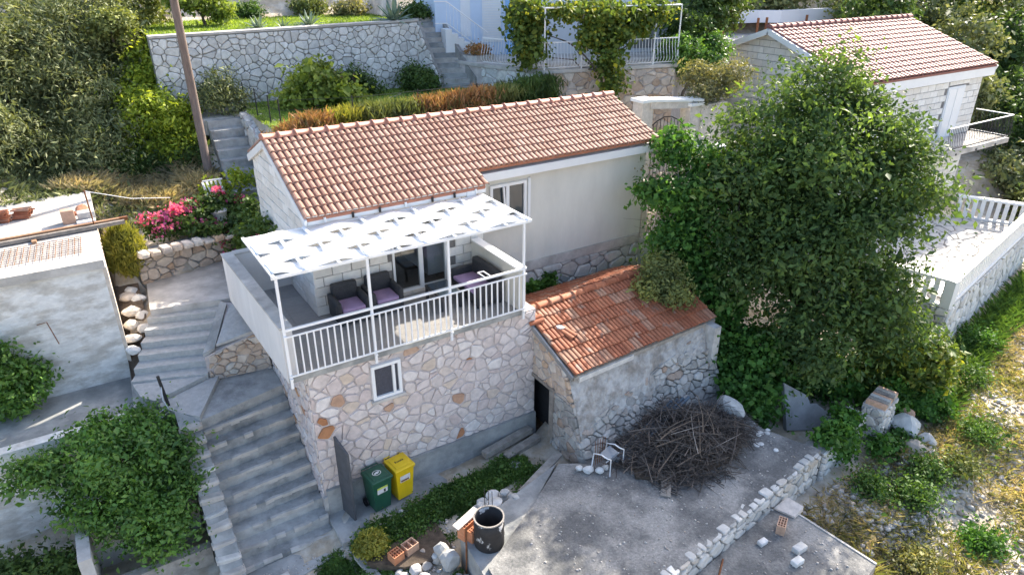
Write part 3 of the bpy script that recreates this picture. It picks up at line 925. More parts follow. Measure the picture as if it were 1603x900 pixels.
MB().prism([(-.04,-.015),(.215,-.015),(.095,4.53),(-.17,4.53)], 1.1, 1.14).build('parapet_cap', CONC_PALE, H)
MB().box((.085,4.36,-.1),(1.38,4.56,1.1)).build('rear_parapet', PARAPET, H)
MB().box((.1,4.34,1.1),(1.36,4.58,1.138)).build('parapet_cap', CONC_PALE, H)
MB().box((5.5,-.0,-.1),(5.7,2.22,1.05)).build('side_parapet', RENDER_CREAM, H)
MB().box((5.48,-.02,1.05),(5.72,2.22,1.09)).build('parapet_cap', WHITE, H)
# railing
R = MB().box((0,-.085,1.07),(5.68,-.035,1.115)).box((0.02,-.13,.955),(5.66,-.1,.985)).box((0.02,-.13,.06),(5.66,-.1,.095))
for x in (.03, 1.84, 3.66, 5.6):
    R.box((x-.03,-.125,-.02),(x+.03,-.04,.02)).box((x-.03,-.125,.96),(x+.03,-.04,.99))
rail = R.build('railing', WHITEMETAL, H)
bal = MB().box((-.014,-.014,.095),(.014,.014,.955)).mesh('baluster', WHITEMETAL)
for a, b in ((.03,1.84),(1.84,3.66),(3.66,5.6)):
    k = 12
    for i in range(1, k + 1):
        o = place('baluster', bal, rail); o.location = (a + (b-a)*i/(k+1), -.115, 0)
# upper storey walls
def xprism(x0, x1, sec):
    n = len(sec)
    V = [(x0, y, z) for y, z in sec] + [(x1, y, z) for y, z in sec]
    F = [tuple(range(n)), tuple(range(2*n-1, n-1, -1))] + [(i+n, (i+1) % n + n, (i+1) % n, i) for i in range(n)]
    return V, F
DX0, DX1, DZ = 3.32, 4.82, 2.12
gs = [(2.27,-.1),(6.62,-.1),(6.62,rz(6.62)-.13),(4.93,3.5),(2.27,rz(2.27)-.12)]
m = MB(); m.add(*xprism(1.39, 1.6, gs)); gab = m.build('gable_wall', JOINT, H)
rb = random.Random(4)
lay(gab, 'block', bond([(0,0),(4.37,0),(4.37,rz(2.25)-.14),(1.69,3.48),(0,rz(6.62)-.15)], .5, .255, .014, rb), (1.39,6.62,0), (0,-1,0), Z, (-1,0,0), .03, BLOCK, 5, rounded=False, rough=.25, inner=.96)
m = MB().box((1.6,2.27,-.1),(DX0-.02,2.45,2.4)).box((DX1+.02,2.27,-.1),(5.9,2.45,2.4)).box((DX0-.02,2.27,DZ+.02),(DX1+.02,2.45,2.4)).box((DX0-.02,2.27,-.1),(DX1+.02,2.45,.06))
fw_ = m.build('front_wall', JOINT, H)
lay(fw_, 'block', bond([(0,0),(4.52,0),(4.52,2.38),(0,2.38)], .46, .24, .016, rb, holes=[(DX0-1.36-.02,-.1,DX1-1.36+.02,DZ+.02)]), (1.36,2.27,.005), X, Z, (0,-1,0), .03, BLOCK, 6, rounded=False, rough=.25, inner=.96)
# door and room behind
d = MB()
for a, b in ((DX0, DX0+.06), (4.02, 4.13), (DX1-.08, DX1)): d.box((a,2.25,.06),(b,2.34,DZ))
d.box((DX0+.06,2.252,.06),(4.02,2.338,.13)).box((4.13,2.252,.06),(DX1-.08,2.338,.13)).box((DX0+.06,2.252,DZ-.07),(DX1-.08,2.338,DZ-.001))
door = d.build('balcony_door', WHITE, H)
MB().box((DX0+.06,2.29,.13),(4.02,2.3,DZ-.07)).build('pane', CLEAR, door)
MB().box((4.13,2.29,.13),(DX1-.08,2.3,DZ-.07)).build('pane', CLEAR, door)
MB().box((DX0-.1,2.2,.0),(DX1+.1,2.262,.06)).build('threshold', PINKWHITE, door)
MB().box((1.6,2.45,-.1),(5.9,5.2,.04)).build('room_floor', FLOOR_IN, H)
MB().box((1.6,5.2,.04),(5.9,5.3,3.2)).build('room_wall', RENDER_CREAM, H)
cab = MB().box((4.55,2.9,.04),(5.9,4.6,.92)).build('kitchen_cabinet', WHITE, H)
MB().box((4.5,2.86,.92),(5.9,4.64,.96)).build('worktop', CONC_DARK, cab)
# right wing
m = MB(); m.add(*xprism(5.9, 12.03, [(2.985,-.34),(6.62,-.34),(6.62,rz(6.62)-.14),(4.93,3.48),(2.985,rz(2.985)-.14)]))
m.build('wing_wall', RENDER_CREAM, H)
MB().box((5.9,2.27,2.36),(5.93,2.99,2.6)).build('step_trim', WHITE, H)
w = window(H, 6.5, .98, 7.66, 2.13, 2.92, mull=7.05, pane=GLASS, fw=.08)
MB().beam((6.98,2.93,1.05),(6.9,2.9,2.05),.05,.05,(0,1,0)).build('sash', WHITE, w)
MB().box((7.72,2.93,.98),(7.8,2.98,2.16)).build('shutter_box', WHITE, w)
MB().box((5.9,2.72,2.34),(12.1,2.98,2.56)).build('fascia', WHITE, H)
MB().box((5.7,2.94,-.62),(12.0,3.3,-.345)).build('foundation_band', CONC_PALE, H)
fb = MB().box((5.7,2.98,-4),(12.0,3.4,-.625)).build('foundation', MORTAR_DARK, H)
stones(fb, (5.9,2.98,-1.9), X, [(0,0),(6.1,0),(6.1,1.26),(0,1.26)], .3, STONE_GREY, (0,-1,0), 45, depth=.05, joint=.03, aspect=1.3)
# front eave wall band under the roof edge
MB().box((1.36,2.13,2.3),(5.9,2.262,2.5)).build('eave_band', WHITE, H)
for i, x in enumerate((1.75, 2.4, 3.05, 3.7, 4.4, 5.0, 5.6)):
    MB().tube([(x,2.1,2.32),(x,2.1,2.44)], .03, 8).build('cable_bracket', IRON if i % 3 else WHITE, H)
# roof
def slabq(a, b, c, d, th):
    V = [Vector(p) for p in (a, b, c, d)]
    n = (V[1]-V[0]).cross(V[3]-V[0]).normalized()
    if n.z < 0: n = -n
    V += [p - n*th for p in V]
    return V, [(0,1,2,3),(7,6,5,4),(0,4,5,1),(1,5,6,2),(2,6,7,3),(3,7,4,0)]
XL, XR = 1.31, 12.19
m = MB()
m.add(*slabq((XL,2.1,rz(2.1)-.02),(5.88,2.1,rz(2.1)-.02),(5.88,4.93,3.62),(XL,4.93,3.62),.09))
m.add(*slabq((5.88,2.72,rz(2.72)-.02),(XR,2.72,rz(2.72)-.02),(XR,4.93,3.62),(5.88,4.93,3.62),.09))
m.add(*slabq((XR,6.8,rz(6.8)-.02),(XL,6.8,rz(6.8)-.02),(XL,4.93,3.62),(XR,4.93,3.62),.09))
roof = m.build('roof', TILE_RIDGE, H)
th_ = math.atan(SL)
dn = Vector((0,-math.cos(th_),-math.sin(th_)))
exp_ = .308
tm = tile_mesh('roof_tile', .314, .36, TILE)
NL = 15
tile_roof(roof, 'tile', tm, (XL-.02,4.93,3.63), X, dn, 35, .312, 10, exp_, 9, skip=lambda r, c: r > 7 and c >= NL, limit=300)
tile_roof(roof, 'rear_tile', tm, (XR,4.93,3.63), -X, Vector((0,math.cos(th_),-math.sin(th_))), 35,   .312, 6, exp_, 10, limit=0)
ridge_tiles(roof, (XL-.04,4.93,3.69), (XR+.02,4.93,3.69), 27, .13, TILE_RIDGE)
v = MB()
for y0, y1 in ((2.08,4.93),(6.78,4.93)):
    v.beam((XL+.0,y0,rz(y0)-.1),(XL+.0,y1,rz(y1)-.1),.06,.17)
v.build('verge_board', WHITE, H)
MB().beam((XR,2.72,rz(2.72)-.08),(XR,4.93,rz(4.93)-.08),.05,.14).build('verge_board', WHITE, H)

# ------------------------------------------------------------------ pergola
Pg = T('pergola', 'white steel pergola with woven white shade fabric over the balcony', 'pergola', (2.8, 1, -.2))
ZP = 2.24
for x in (.03, 1.84, 3.66, 5.6):
    MB().box((x-.026,-.094,-.22),(x+.026,-.042,ZP-.03)).build('post', WHITEMETAL, Pg)
MB().box((-.05,-.1,ZP-.03),(5.78,-.035,ZP+.03)).build('front_beam', WHITEMETAL, Pg)
MB().beam((-.02,2.17,ZP+.02),(5.72,2.02,ZP+.02),.05,.05).build('rear_beam', WHITEMETAL, Pg)
rx = [-.02 + i * (5.74 / 9) for i in range(10)]
for x in rx:
    yb = 2.17 - .15 * x / 5.72
    MB().beam((x,-.18,ZP+.05),(x,yb,ZP+.05),.06,.045).build('rafter', WHITEMETAL, Pg)
NSTR = 4
for s in range(NSTR):
    V = []; F = []
    K = 9 * 8
    for i in range(K + 1):
        x = -.02 + 5.74 * i / K
        ph = 9 * i / K
        yb = 2.12 - .15 * x / 5.72
        y0 = -.06 + (yb + .06) * s / NSTR - .01; y1 = -.06 + (yb + .06) * (s + 1) / NSTR + .01
        z = ZP + .055 + .036 * math.cos(PI * (ph + s)) + .006 * math.sin(PI * ph * 2)
        for j in range(4):
            t = j / 3
            sag = -.02 * math.sin(PI * t)
            V.append((x, y0 + (y1 - y0) * t, z + sag))
    for i in range(K):
        for j in range(3):
            F.append((i*4+j, (i+1)*4+j, (i+1)*4+j+1, i*4+j+1))
    o = mk('fabric_strip', V, F, FABRIC, Pg, smooth=True)
    so_ = o.modifiers.new('thick', 'SOLIDIFY'); so_.thickness = .006
MB().box((5.35,2.1,2.2),(5.6,2.24,2.4)).build('junction_box', WHITE, Pg)

# ------------------------------------------------------------------ balcony furniture
GF = 'rattan seats on the balcony'
def armchair(label, loc, rz_):
    e = T('armchair', label, 'armchair', loc, rz_, GF)
    rbox('seat_base', (-.38,-.36,.06), (.38,.36,.34), .03, RATTAN, e, False)
    rbox('backrest', (-.31,.2,.3), (.31,.38,.82), .06, RATTAN, e, False)
    for s in (-1, 1): rbox('armrest', (.28*s if s > 0 else -.4,-.36,.3), (.4 if s > 0 else -.28,.36,.6), .05, RATTAN, e, False)
    rbox('cushion', (-.27,-.37,.335), (.27,.21,.43), .035, CUSHION, e, False)
    for x in (-.32, .32):
        for y in (-.3, .3): MB().box((x-.03,y-.03,0),(x+.03,y+.03,.07)).build('foot', RATTAN, e, False)
    return e
c1 = armchair('dark rattan armchair with lilac cushion nearest the house corner', (1.98,1.78,.004), 0)
dup(c1, (2.82,1.8,.004), 0, 'dark rattan armchair with lilac cushion next to the glass door', GF)
e = T('sofa', 'dark rattan two seat sofa with lilac cushions along the cream parapet', 'sofa', (5.05,1.2,.004), -PI/2)
rbox('seat_base', (-.66,-.36,.06), (.66,.36,.34), .03, RATTAN, e, False)
rbox('backrest', (-.6,.2,.3), (.6,.38,.82), .06, RATTAN, e, False)
for s in (-1, 1): rbox('armrest', (.56 if s > 0 else -.68,-.36,.3), (.68 if s > 0 else -.56,.36,.6), .05, RATTAN, e, False)
for a, b in ((-.55,-.01),(.01,.55)): rbox('cushion', (a,-.37,.335), (b,.21,.43), .035, CUSHION, e, False)
for x in (-.6,.6):
    for y in (-.3,.3): MB().box((x-.03,y-.03,0),(x+.03,y+.03,.07)).build('foot', RATTAN, e, False)
e = T('coffee_table', 'dark rattan coffee table with pale top in front of the sofa', 'table', (4.18,1.3,.004), 0)
rbox('tabletop', (-.3,-.42,.34), (.3,.42,.4), .015, RATTAN, e, False)
MB().box((-.26,-.38,.4),(.26,.38,.408)).build('glass_top', GLASS, e, False)
for x in (-.26,.26):
    for y in (-.38,.38): MB().box((x-.03,y-.03,0),(x+.03,y+.03,.34)).build('leg', RATTAN, e, False)
# ashtray stand clipped to the rail
e = T('rail_bracket', 'small white metal bracket hooked on the balcony rail', 'bracket', (4.55,-.06,1.1))
MB().tube([(4.55,-.06,1.13),(4.55,.25,1.12),(4.7,.25,1.12),(4.7,-.05,1.125)], .018, 6).build('arm', WHITEMETAL, e)
# ================================================================== SHED
rot = math.radians(3)
us_ = Vector((math.cos(rot), math.sin(rot), 0)); vs_ = Vector((-math.sin(rot), math.cos(rot), 0))
S = T('old_shed', 'old stone shed with weathered red tiled roof beside the house', 'shed', (8.3, -.5, -3.3))
LS = 5.0
RG = Vector((5.98, .46, -.38))
sth = math.atan((1.23 - .38) / 2.0)
sd = -vs_ * math.cos(sth) - Z * math.sin(sth)
sdb = vs_ * math.cos(sth) - Z * math.sin(sth)
m = MB()
for dd, ln in ((sd, 2.14), (sdb, 2.1)):
    a = RG - Z*.03; b = a + us_*LS
    m.add(*slabq(a + dd*ln, b + dd*ln, b, a, .08))
roof = m.build('roof', WOOD_GREY, S)
tm = tile_mesh('old_roof_tile', .25, .43, TILE_OLD, 2, .03, .016)
miss = set()
tile_roof(roof, 'tile', tm, tuple(RG), us_, sd, 20, .25, 6, .362, 12, limit=300, jitter=.012)
tile_roof(roof, 'tile', tm, tuple(RG + us_*LS), -us_, sdb, 20, .25, 6, .355, 13, limit=120, jitter=.012)
ridge_tiles(roof, RG + Z*.05 - us_*.03, RG + us_*LS + Z*.05, 13, .12, TILE_OLD)
# verge and eave boards
MB().beam(RG - us_*.06 - Z*.06, RG - us_*.06 + sd*2.16 - Z*.06, .05, .12).build('verge_board', CONC_DARK, S)
ea = RG + sd*2.12
MB().beam(ea - Z*.12, ea + us_*LS - Z*.12, .06, .1).build('eave_board', WOOD_GREY, S)
MB().beam(ea - Z*.17 + us_*.15 - vs_*.04, ea + us_*1.9 - Z*.15 - vs_*.05, .05, .13).build('eave_plank', STONE_WHITE, S)
# gable wall facing the stair side, with the door gap
ey = ea.y + .12
def yprism(y_z, x0, x1):
    return xprism(x0, x1, y_z)
m = MB(); m.add(*xprism(5.99, 6.25, [(-.78,-3.6),(-2.22,-3.6),(ey+.04,-1.3),(-.78,-1.0)][::-1]))
m.add(*xprism(5.99, 6.25, [(.04,-1.98),(.04,-.62),(-.78,-1.0),(-.78,-1.98)]))
gab = m.build('gable_wall', MORTAR, S)
stones(gab, (5.99,0,-3.6), (0,-1,0), [(.8,0),(2.27,0),(1.69,1.6),(.8,1.6)], .2, STONE_RUBBLE, (-1,0,0), 51, depth=.035, joint=.02)
stones(gab, (5.99,0,-2.0), (0,-1,0), [(-.03,.04),(1.7,.0),(-ey+.02,.72),(.78,1.0),(-.03,1.36)], .2, STONE_WARM, (-1,0,0), 52, depth=.03, joint=.02)
MB().box((5.93,-.95,-1.99),(6.2,.05,-1.9)).build('lintel', WOOD_GREY, S)
MB().box((5.93,-.92,-3.4),(6.06,-.76,-1.995)).build('door_post', WOOD_GREY, S)
MB().box((6.3,-.9,-3.6),(6.36,1.5,-1.2)).build('shade_panel', BLACK, S)  # black panel standing in for the shade inside the door gap
# battered front wall
fa, fb_ = Vector((6.0, ey, -1.3)), Vector((6.0, -2.28, -3.6))
ra, rb_ = Vector((10.95, ey + .27, -1.3)), Vector((10.95, -1.75, -3.6))
V = [fa, ra, rb_, fb_] + [p + Vector((0,.5,0)) for p in (fa, ra, rb_, fb_)]
V[4].y = fa.y + .3; V[5].y = ra.y + .3
fwall = mk('front_wall', V, [(3,2,1,0),(4,5,6,7),(0,1,5,4),(2,3,7,6),(1,2,6,5),(0,4,7,3)], MORTAR_DARK, S)
ux = (ra - fa).normalized(); vz = (fa - fb_).normalized(); nf = ux.cross(vz).normalized()
if nf.y > 0: nf = -nf
LW = (rb_ - fb_).dot(ux)
stones(fwall, fb_, ux, [(0,0),(LW-.02,.45),(LW-.02,2.3),(0,1.15)], .15, STONE_RUBBLE, nf, 53, v=vz, depth=.06, joint=.014, aspect=1.45, rough=.8, limit=260)
# plaster skin with a torn lower edge
rp = random.Random(17)
LT = (fa - fb_).length
K, Q = 46, 14
V = []
for i in range(K + 1):
    t = i / K
    s = t*(LW-.02)
    b0 = .8 + .95*t + .12*math.sin(t*11) + .07*math.sin(t*29+1) + rp.uniform(-.04,.04)
    t0 = LT - .01 - .12*t
    for k in range(Q + 1):
        q = b0 + (t0 - b0)*k/Q
        w = .055 + .022*math.sin(s*4.1+q*5)*math.sin(q*6.3-s*2) + rp.uniform(-.014,.014)
        if k == 0: w = .045
        V.append(fb_ + ux*s + vz*q + nf*w)
    V.append(fb_ + ux*s + vz*b0 - nf*.02)
n_ = Q + 2
F = [(i*n_+k, (i+1)*n_+k, (i+1)*n_+k+1, i*n_+k+1) for i in range(K) for k in range(Q)] + [(i*n_+Q+1, (i+1)*n_+Q+1, (i+1)*n_, i*n_) for i in range(K)]
mk('plaster_skin', V, F, PLASTER_GREY, S)
MB().box((10.7,-1.6,-3.6),(10.95,2.3,-1.3)).build('end_wall', PLASTER_OLD, S)
MB().box((6.3,2.0,-3.6),(10.95,2.25,-1.4)).build('rear_wall', PLASTER_OLD, S)
# loose tiles and a stone on the roof
def on_roof(s, t, h=.06): return RG + us_*s + sd*t + Z*h
for i, (s, t, a) in enumerate(((.25,.55,1.5), (.55,1.3,.3))):
    R_ = Matrix((us_, -sd, us_.cross(-sd))).transposed()
    o = bpy.data.objects.new('loose_tile', tm); col.objects.link(o)
    o.matrix_world = Matrix.Translation(on_roof(s, t, .075)) @ (R_ @ Matrix.Rotation(a, 3, 'Z')).to_4x4()
    tag(o, ['loose tile lying crosswise near the shed ridge', 'loose tile standing askew lower on the shed roof'][i], 'roof tile')
o = rocks('roof_stone', [tuple(on_roof(.55,.82,.04))], .13, STONE_WHITE, 70, flat=.4); tag(o, 'flat white stone weighing down the shed roof', 'stone')
# rubble at the shed corner
for i, (x, y, s) in enumerate(((5.8,-2.55,.15),(6.0,-2.72,.13),(5.65,-2.4,.11),(6.2,-2.7,.1))):
    tag(rocks('corner_rock', [(x, y, -3.16)], s, STONE_WHITE, 80+i), ['largest', 'second largest', 'small', 'smallest'][i] + ' white broken stone at the foot of the shed corner', 'stone', 'stones at the shed corner')
e = T('exposed_rebar', 'thin rusty rods standing at the broken shed corner', 'rebar', (6.2,-2.5,-3.2))
for i in range(5): MB().tube([(6.1+.07*i,-2.45+.01*i,-3.2),(6.1+.075*i,-2.4,-2.55+.05*(i % 2))], .008, 5).build('rod', RUST, e)

# ================================================================== COURTYARD
cy = MB().prism([(2.39,-3.73),(3.95,-2.85),(5.4,-1.95),(5.95,-2.3),(10.95,-1.8),(10.55,-3.6),(11.05,-4.97),(5.2,-5.8),(2.2,-6.4)], -4.3, -3.2).build('courtyard', CONC_STAIN)
tag(cy, 'stained concrete yard slab in front of the shed', 'yard', kind='structure')
sheet('yard_step', [(2.37,-2.62),(5.38,-1.85),(3.97,-2.84),(2.4,-3.71),(2.15,-6.4),(2.0,-6.4)], -3.27, CONC, 'narrow concrete strip along the yard edge', 'yard', .9)
yw = T('yard_wall', 'stepped stone wall along the front edge of the concrete yard', 'wall', (8, -5.4, -4.2))
a_, b_ = (4.6,-5.9), (11.08,-4.98)
o, u_, n_, l_ = wall_seg('core', a_, b_, -4.5, -3.22, -3.22, .25, MORTAR_DARK, yw)
stones(yw, (a_[0], a_[1], -4.3), u_, [(0,0),(l_,0),(l_,1.0),(0,1.0)], .2, STONE_GREY, n_, 55, depth=.05, joint=.025, aspect=1.3, rough=.6)
s_ = 0.0
while s_ < l_ - .3:
    w_ = rw.uniform(.14, .34); dp = rw.uniform(.1, .2)
    if True:
        V, F = piece([(s_,-dp),(s_+w_-.02,-dp+rw.uniform(-.05,.05)),(s_+w_-.03,.05),(s_+.01,.05)], Vector((a_[0],a_[1],-3.225)), u_, n_, Z, .03, rw, True, .6)
        mk('cap_stone', V, F, STONE_GREY if rw.random() < .9 else STONE_WHITE, yw)
    s_ += w_
iw = T('ivy_wall', 'low white stone wall continuing the yard wall under ivy', 'wall', (12, -4.9, -4.2))
a_, b_ = (11.15,-5.0), (13.25,-4.72)
o, u_, n_, l_ = wall_seg('core', a_, b_, -4.6, -3.35, -3.15, .5, MORTAR_DARK, iw)
stones(iw, (a_[0], a_[1], -4.3), u_, [(0,0),(l_,0),(l_,1.12),(0,.95)], .2, STONE_WHITE, n_, 56, depth=.06, joint=.02, aspect=1.35, rough=.7)
stones(iw, (b_[0], b_[1], -4.2), (-n_.x, -n_.y, 0), [(0,0),(.5,0),(.5,1.05),(0,1.05)], .2, STONE_WHITE, u_, 57, depth=.05, joint=.02)
ls = MB().prism([(5.3,-5.85),(9.3,-5.3),(9.5,-7.55),(5.3,-8.4)], -4.2, -3.75).build('lower_slab', CONC_STAIN)
tag(ls, 'lower concrete slab at the bottom edge', 'slab', kind='structure')
MB().beam((9.31,-5.3,-3.76),(9.5,-7.55,-3.76),.05,.06).build('slab_edge', CONC_PALE)['kind'] = 'structure'

def hollow_brick(name, label, loc, rz_, mat=BRICK, size=(.3,.2,.22), group=None, holes=(4, 3)):
    """body with a grid of cells open at the top"""
    e = T(name, label, 'brick', loc, rz_, group)
    w, d_, h = size
    nx, ny = holes
    t = .018
    m = MB().box((-w/2,-d_/2,0),(w/2,-d_/2+t,h)).box((-w/2,d_/2-t,0),(w/2,d_/2,h)).box((-w/2,-d_/2+t,0),(-w/2+t,d_/2-t,h)).box((w/2-t,-d_/2+t,0),(w/2,d_/2-t,h)).box((-w/2+t,-d_/2+t,0),(w/2-t,d_/2-t,h*.45))
    m.build('shell', mat, e, False)
    g = MB()
    for i in range(1, nx):
        x = -w/2 + w*i/nx; g.box((x-.008,-d_/2+t,h*.46),(x+.008,d_/2-t,h-.004))
    for j in range(1, ny):
        y = -d_/2 + d_*j/ny; g.box((-w/2+t,y-.008,h*.46),(w/2-t,y+.008,h-.008))
    g.build('webs', mat, e, False)
    return e
hollow_brick('hollow_brick', 'pale orange hollow brick standing on the lower slab', (8.62,-5.85,-3.75), .5, BRICK_PALE, (.34,.18,.24))
for i, (x, y, s, l) in enumerate(((7.95,-5.9,.11,'small white stone block near the hollow brick'),(8.45,-6.45,.15,'white aerated block on the lower slab edge, farther right'),(8.12,-6.65,.13,'white block at the bottom picture edge, left of its pair'))):
    o = rbox('white_block', (x-s,y-s*.6,-3.75), (x+s,y+s*.6,-3.75+s*.9), .02, STONE_WHITE); tag(o, l, 'block')
o = MB().prism([(9.0,-5.35),(9.45,-5.35),(9.5,-5.75),(9.15,-5.8)], -3.74, [-3.7,-3.6,-3.6,-3.68]).build('stone_shard', PINKWHITE); tag(o, 'pale broken slab leaning at the corner of the lower slab', 'stone')
MB().tube([(6.2,-6.2,-3.73),(6.9,-5.75,-3.73)], .02, 6).build('thin_rod', RUST); tag(bpy.context.scene.objects['thin_rod'], 'rusty rod lying against the yard wall on the lower slab', 'rod')

# brushwood
bp = T('brushwood_pile', 'big tangled heap of dry grey branches on the yard', 'brushwood', (8.4, -3.2, -3.2))
rp = random.Random(31)
m = MB()
def pile_h(x, y):
    dx, dy = (x - 8.35) / 1.9, (y + 3.1) / 1.15
    q = 1 - dx*dx - dy*dy
    return -3.2 + (.6 + .16*math.sin(x*2.3+1) + .12*math.sin(x*5.1+y*4)) * max(0, q) ** .6
for i in range(2000):
    a = rp.uniform(0, 6.283); r = math.sqrt(rp.random())
    k_ = 1 + .12*math.sin(3*a+1) + .08*math.sin(7*a)
    x, y = 8.35 + 1.9*r*k_*math.cos(a), -3.1 + 1.15*r*k_*math.sin(a)
    z = -3.18 + (pile_h(x, y) + 3.2) * rp.uniform(.45, 1.04)
    L = rp.uniform(.35, 1.1); th = rp.uniform(0, 6.283); el = rp.gauss(0, .28)
    d_ = Vector((math.cos(th)*math.cos(el), math.sin(th)*math.cos(el), math.sin(el)))
    s = d_.cross(Z).normalized() * rp.uniform(-.15, .15) * L + Z * rp.uniform(-.04, .1) * L
    p = Vector((x, y, z))
    q = [p - d_*L/2, p - d_*L*.15 + s*.6, p + d_*L*.2 + s, p + d_*L/2 + s*.4]
    for k in q: k.z = max(k.z, -3.19)
    r0 = rp.uniform(.004, .01)
    m.tube(q, [r0*1.3, r0*1.1, r0*.8, r0*.4], 3, False)
tag(m.build('twigs', TWIG, bp), None, None, kind='stuff')
lv = [(8.35 + 1.75*math.cos(t*PI/12)*(1+.06*math.sin(t*3)), -3.1 + 1.0*math.sin(t*PI/12)*(1+.07*math.cos(t*5))) for t in range(24)]
MB().prism(lv, -3.199, -3.12).build('dark_underlay', SOIL, bp)  # dark disc laid under the twigs to deepen the tone of the pile
for i in range(44):
    a = rp.uniform(0, 6.283); r = math.sqrt(rp.random()) * .9
    x, y = 8.35 + 1.8*r*math.cos(a), -3.1 + 1.0*r*math.sin(a)
    z = pile_h(x, y) + .04
    L = rp.uniform(.9, 1.9); th = rp.gauss(.5, .7); el = rp.gauss(0, .1)
    d_ = Vector((math.cos(th)*math.cos(el), math.sin(th)*math.cos(el), math.sin(el)))
    p = Vector((x, y, z)); s = Vector((rp.uniform(-.1,.1), rp.uniform(-.1,.1), .08)) * L
    q = [p - d_*L/2, p - d_*L*.2 + s*.7, p + d_*L*.2 + s, p + d_*L/2 + s*.2]
    for k in q: k.z = max(k.z, pile_h(k.x, k.y) * .5 + -3.15 * .5)
    MB().tube(q, [k_*.016 for k_ in ((1,.85,.6,.3) if i % 3 else (.6,.5,.4,.2))], 5).build('branch', BARK_PALE if i % 9 == 0 else [TWIG, BARK][i % 2], bp)
e = T('pipe_bundle', 'grey plastic pipes lying along the shed wall', 'pipes', (7.6,-2.3,-3.2))
for i in range(4):
    MB().tube([(6.45+.1*i,-2.62-.07*i,-3.14+.02*i),(9.0+.1*i,-1.95-.09*i,-2.75+.05*i)], .045, 8).build('pipe', PVC, e, smooth=True)
# broken chair
e = T('broken_chair', 'broken chair with white tube frame and small blue seat', 'chair', (6.45,-2.85,-3.2))
for k, (x, y) in enumerate(((6.12,-2.95),(6.62,-2.82))):
    pts = [(x,y,-3.2),(x,y,-2.72)] + [(x-.02-.13*math.sin(t), y+.16*(1-math.cos(t)) , -2.72+.1*math.sin(t)) for t in (.5,1,1.57)] + [(x-.16,y+.42,-2.75),(x-.18,y+.45,-3.2)]
    MB().tube(pts, .016, 6).build('side_frame', WHITEMETAL, e, smooth=True)
MB().prism([(6.15,-2.85),(6.52,-2.75),(6.45,-2.5),(6.1,-2.6)], [-2.84,-2.84,-2.78,-2.78], [-2.81,-2.81,-2.75,-2.75]).build('seat', PVC, e)
MB().tube([(6.12,-2.8,-2.9),(6.6,-2.68,-2.9)], .014, 6).build('crossbar', WHITEMETAL, e)
def plank(label, a, b, w, t, mat=WOOD_GREY, name='plank', group=None):
    o = MB().beam(a, b, w, t).build(name, mat); return tag(o, label, 'plank', group)
plank('grey weathered plank sticking out from under the brushwood', (6.72,-4.15,-3.17), (7.5,-3.4,-3.15), .22, .035)
plank('short pale board beside the broken chair', (6.75,-2.98,-3.17), (7.4,-2.75,-3.16), .12, .05, STONE_GREY)
o = rocks('grey_boulder', [(10.3,-2.75,-3.15)], .38, STONE_GREY, 91, flat=.9); tag(o, 'grey rock between brushwood and ivy', 'rock')
for i in range(7):
    x, y = 9.9 + .12*i, -4.0 + rp.uniform(-.4,.4)
    tag(rocks('concrete_chip', [(x, y, -3.2)], .08, STONE_WHITE, 95+i, flat=.4), ORD[i] + ' flat concrete chip from the left by the far yard corner', 'stone', 'concrete chips on the yard')
# barrel, bricks, rods
e = T('burn_barrel', 'open black steel burn barrel with flaking white paint', 'barrel', (2.78,-3.12,-3.27))
K = 28
def ring(r, z): return [(r*math.cos(2*PI*i/K), r*math.sin(2*PI*i/K), z) for i in range(K)]
prof = [(.3,0),(.315,.03),(.31,.22),(.318,.25),(.31,.28),(.31,.46),(.318,.49),(.31,.52),(.305,.7),(.29,.7),(.29,.05)]
V = sum([ring(r, z) for r, z in prof], [])
F = [(j*K+i, j*K+(i+1) % K, (j+1)*K+(i+1) % K, (j+1)*K+i) for j in range(len(prof)-1) for i in range(K)]
mk('shell', V, F, BLACKWHITE, e, False, True)
mk('rim', ring(.318,.69) + ring(.318,.715) + ring(.288,.715) + ring(.288,.69), [(j*K+i, j*K+(i+1) % K, (j+1) % 4*K+(i+1) % K, (j+1) % 4*K+i) for j in range(4) for i in range(K)], BARK_PALE, e, False)
mk('ash_fill', ring(.289,.16) + [(0,0,.2)], [(i, (i+1) % K, K) for i in range(K)], ASH, e, False)
for i in range(3): MB().tube([(.1+.09*i,.32,.1),(.1+.09*i,.34,1.12-.08*i)], .008, 5).build('rebar', IRON, e, False)
for k in range(3):
    hollow_brick('hollow_brick', ['lowest', 'middle', 'topmost'][k] + ' orange hollow brick of the stack behind the barrel', (2.52,-2.68,-3.27+.125*k), .32+.03*k, BRICK, (.42,.2,.12), 'brick stack behind the barrel', (5, 2))
hollow_brick('hollow_brick', 'orange hollow brick between the stack and the barrel', (2.58,-2.86,-3.27), .32, BRICK, (.3,.14,.28))
o = MB().prism([(2.22,-2.84),(2.85,-2.62),(2.8,-2.44),(2.18,-2.66)], -2.885, [-2.86,-2.84,-2.845,-2.865]).build('cover_board', PINKWHITE); tag(o, 'whitish board covering the orange brick stack', 'board')
o = MB().tube([(2.28,-3.0,-4.2),(2.33,-2.98,-2.72)], .02, 8).build('rusty_rod', RUST); tag(o, 'upright rusty iron rod beside the brick stack', 'rod')
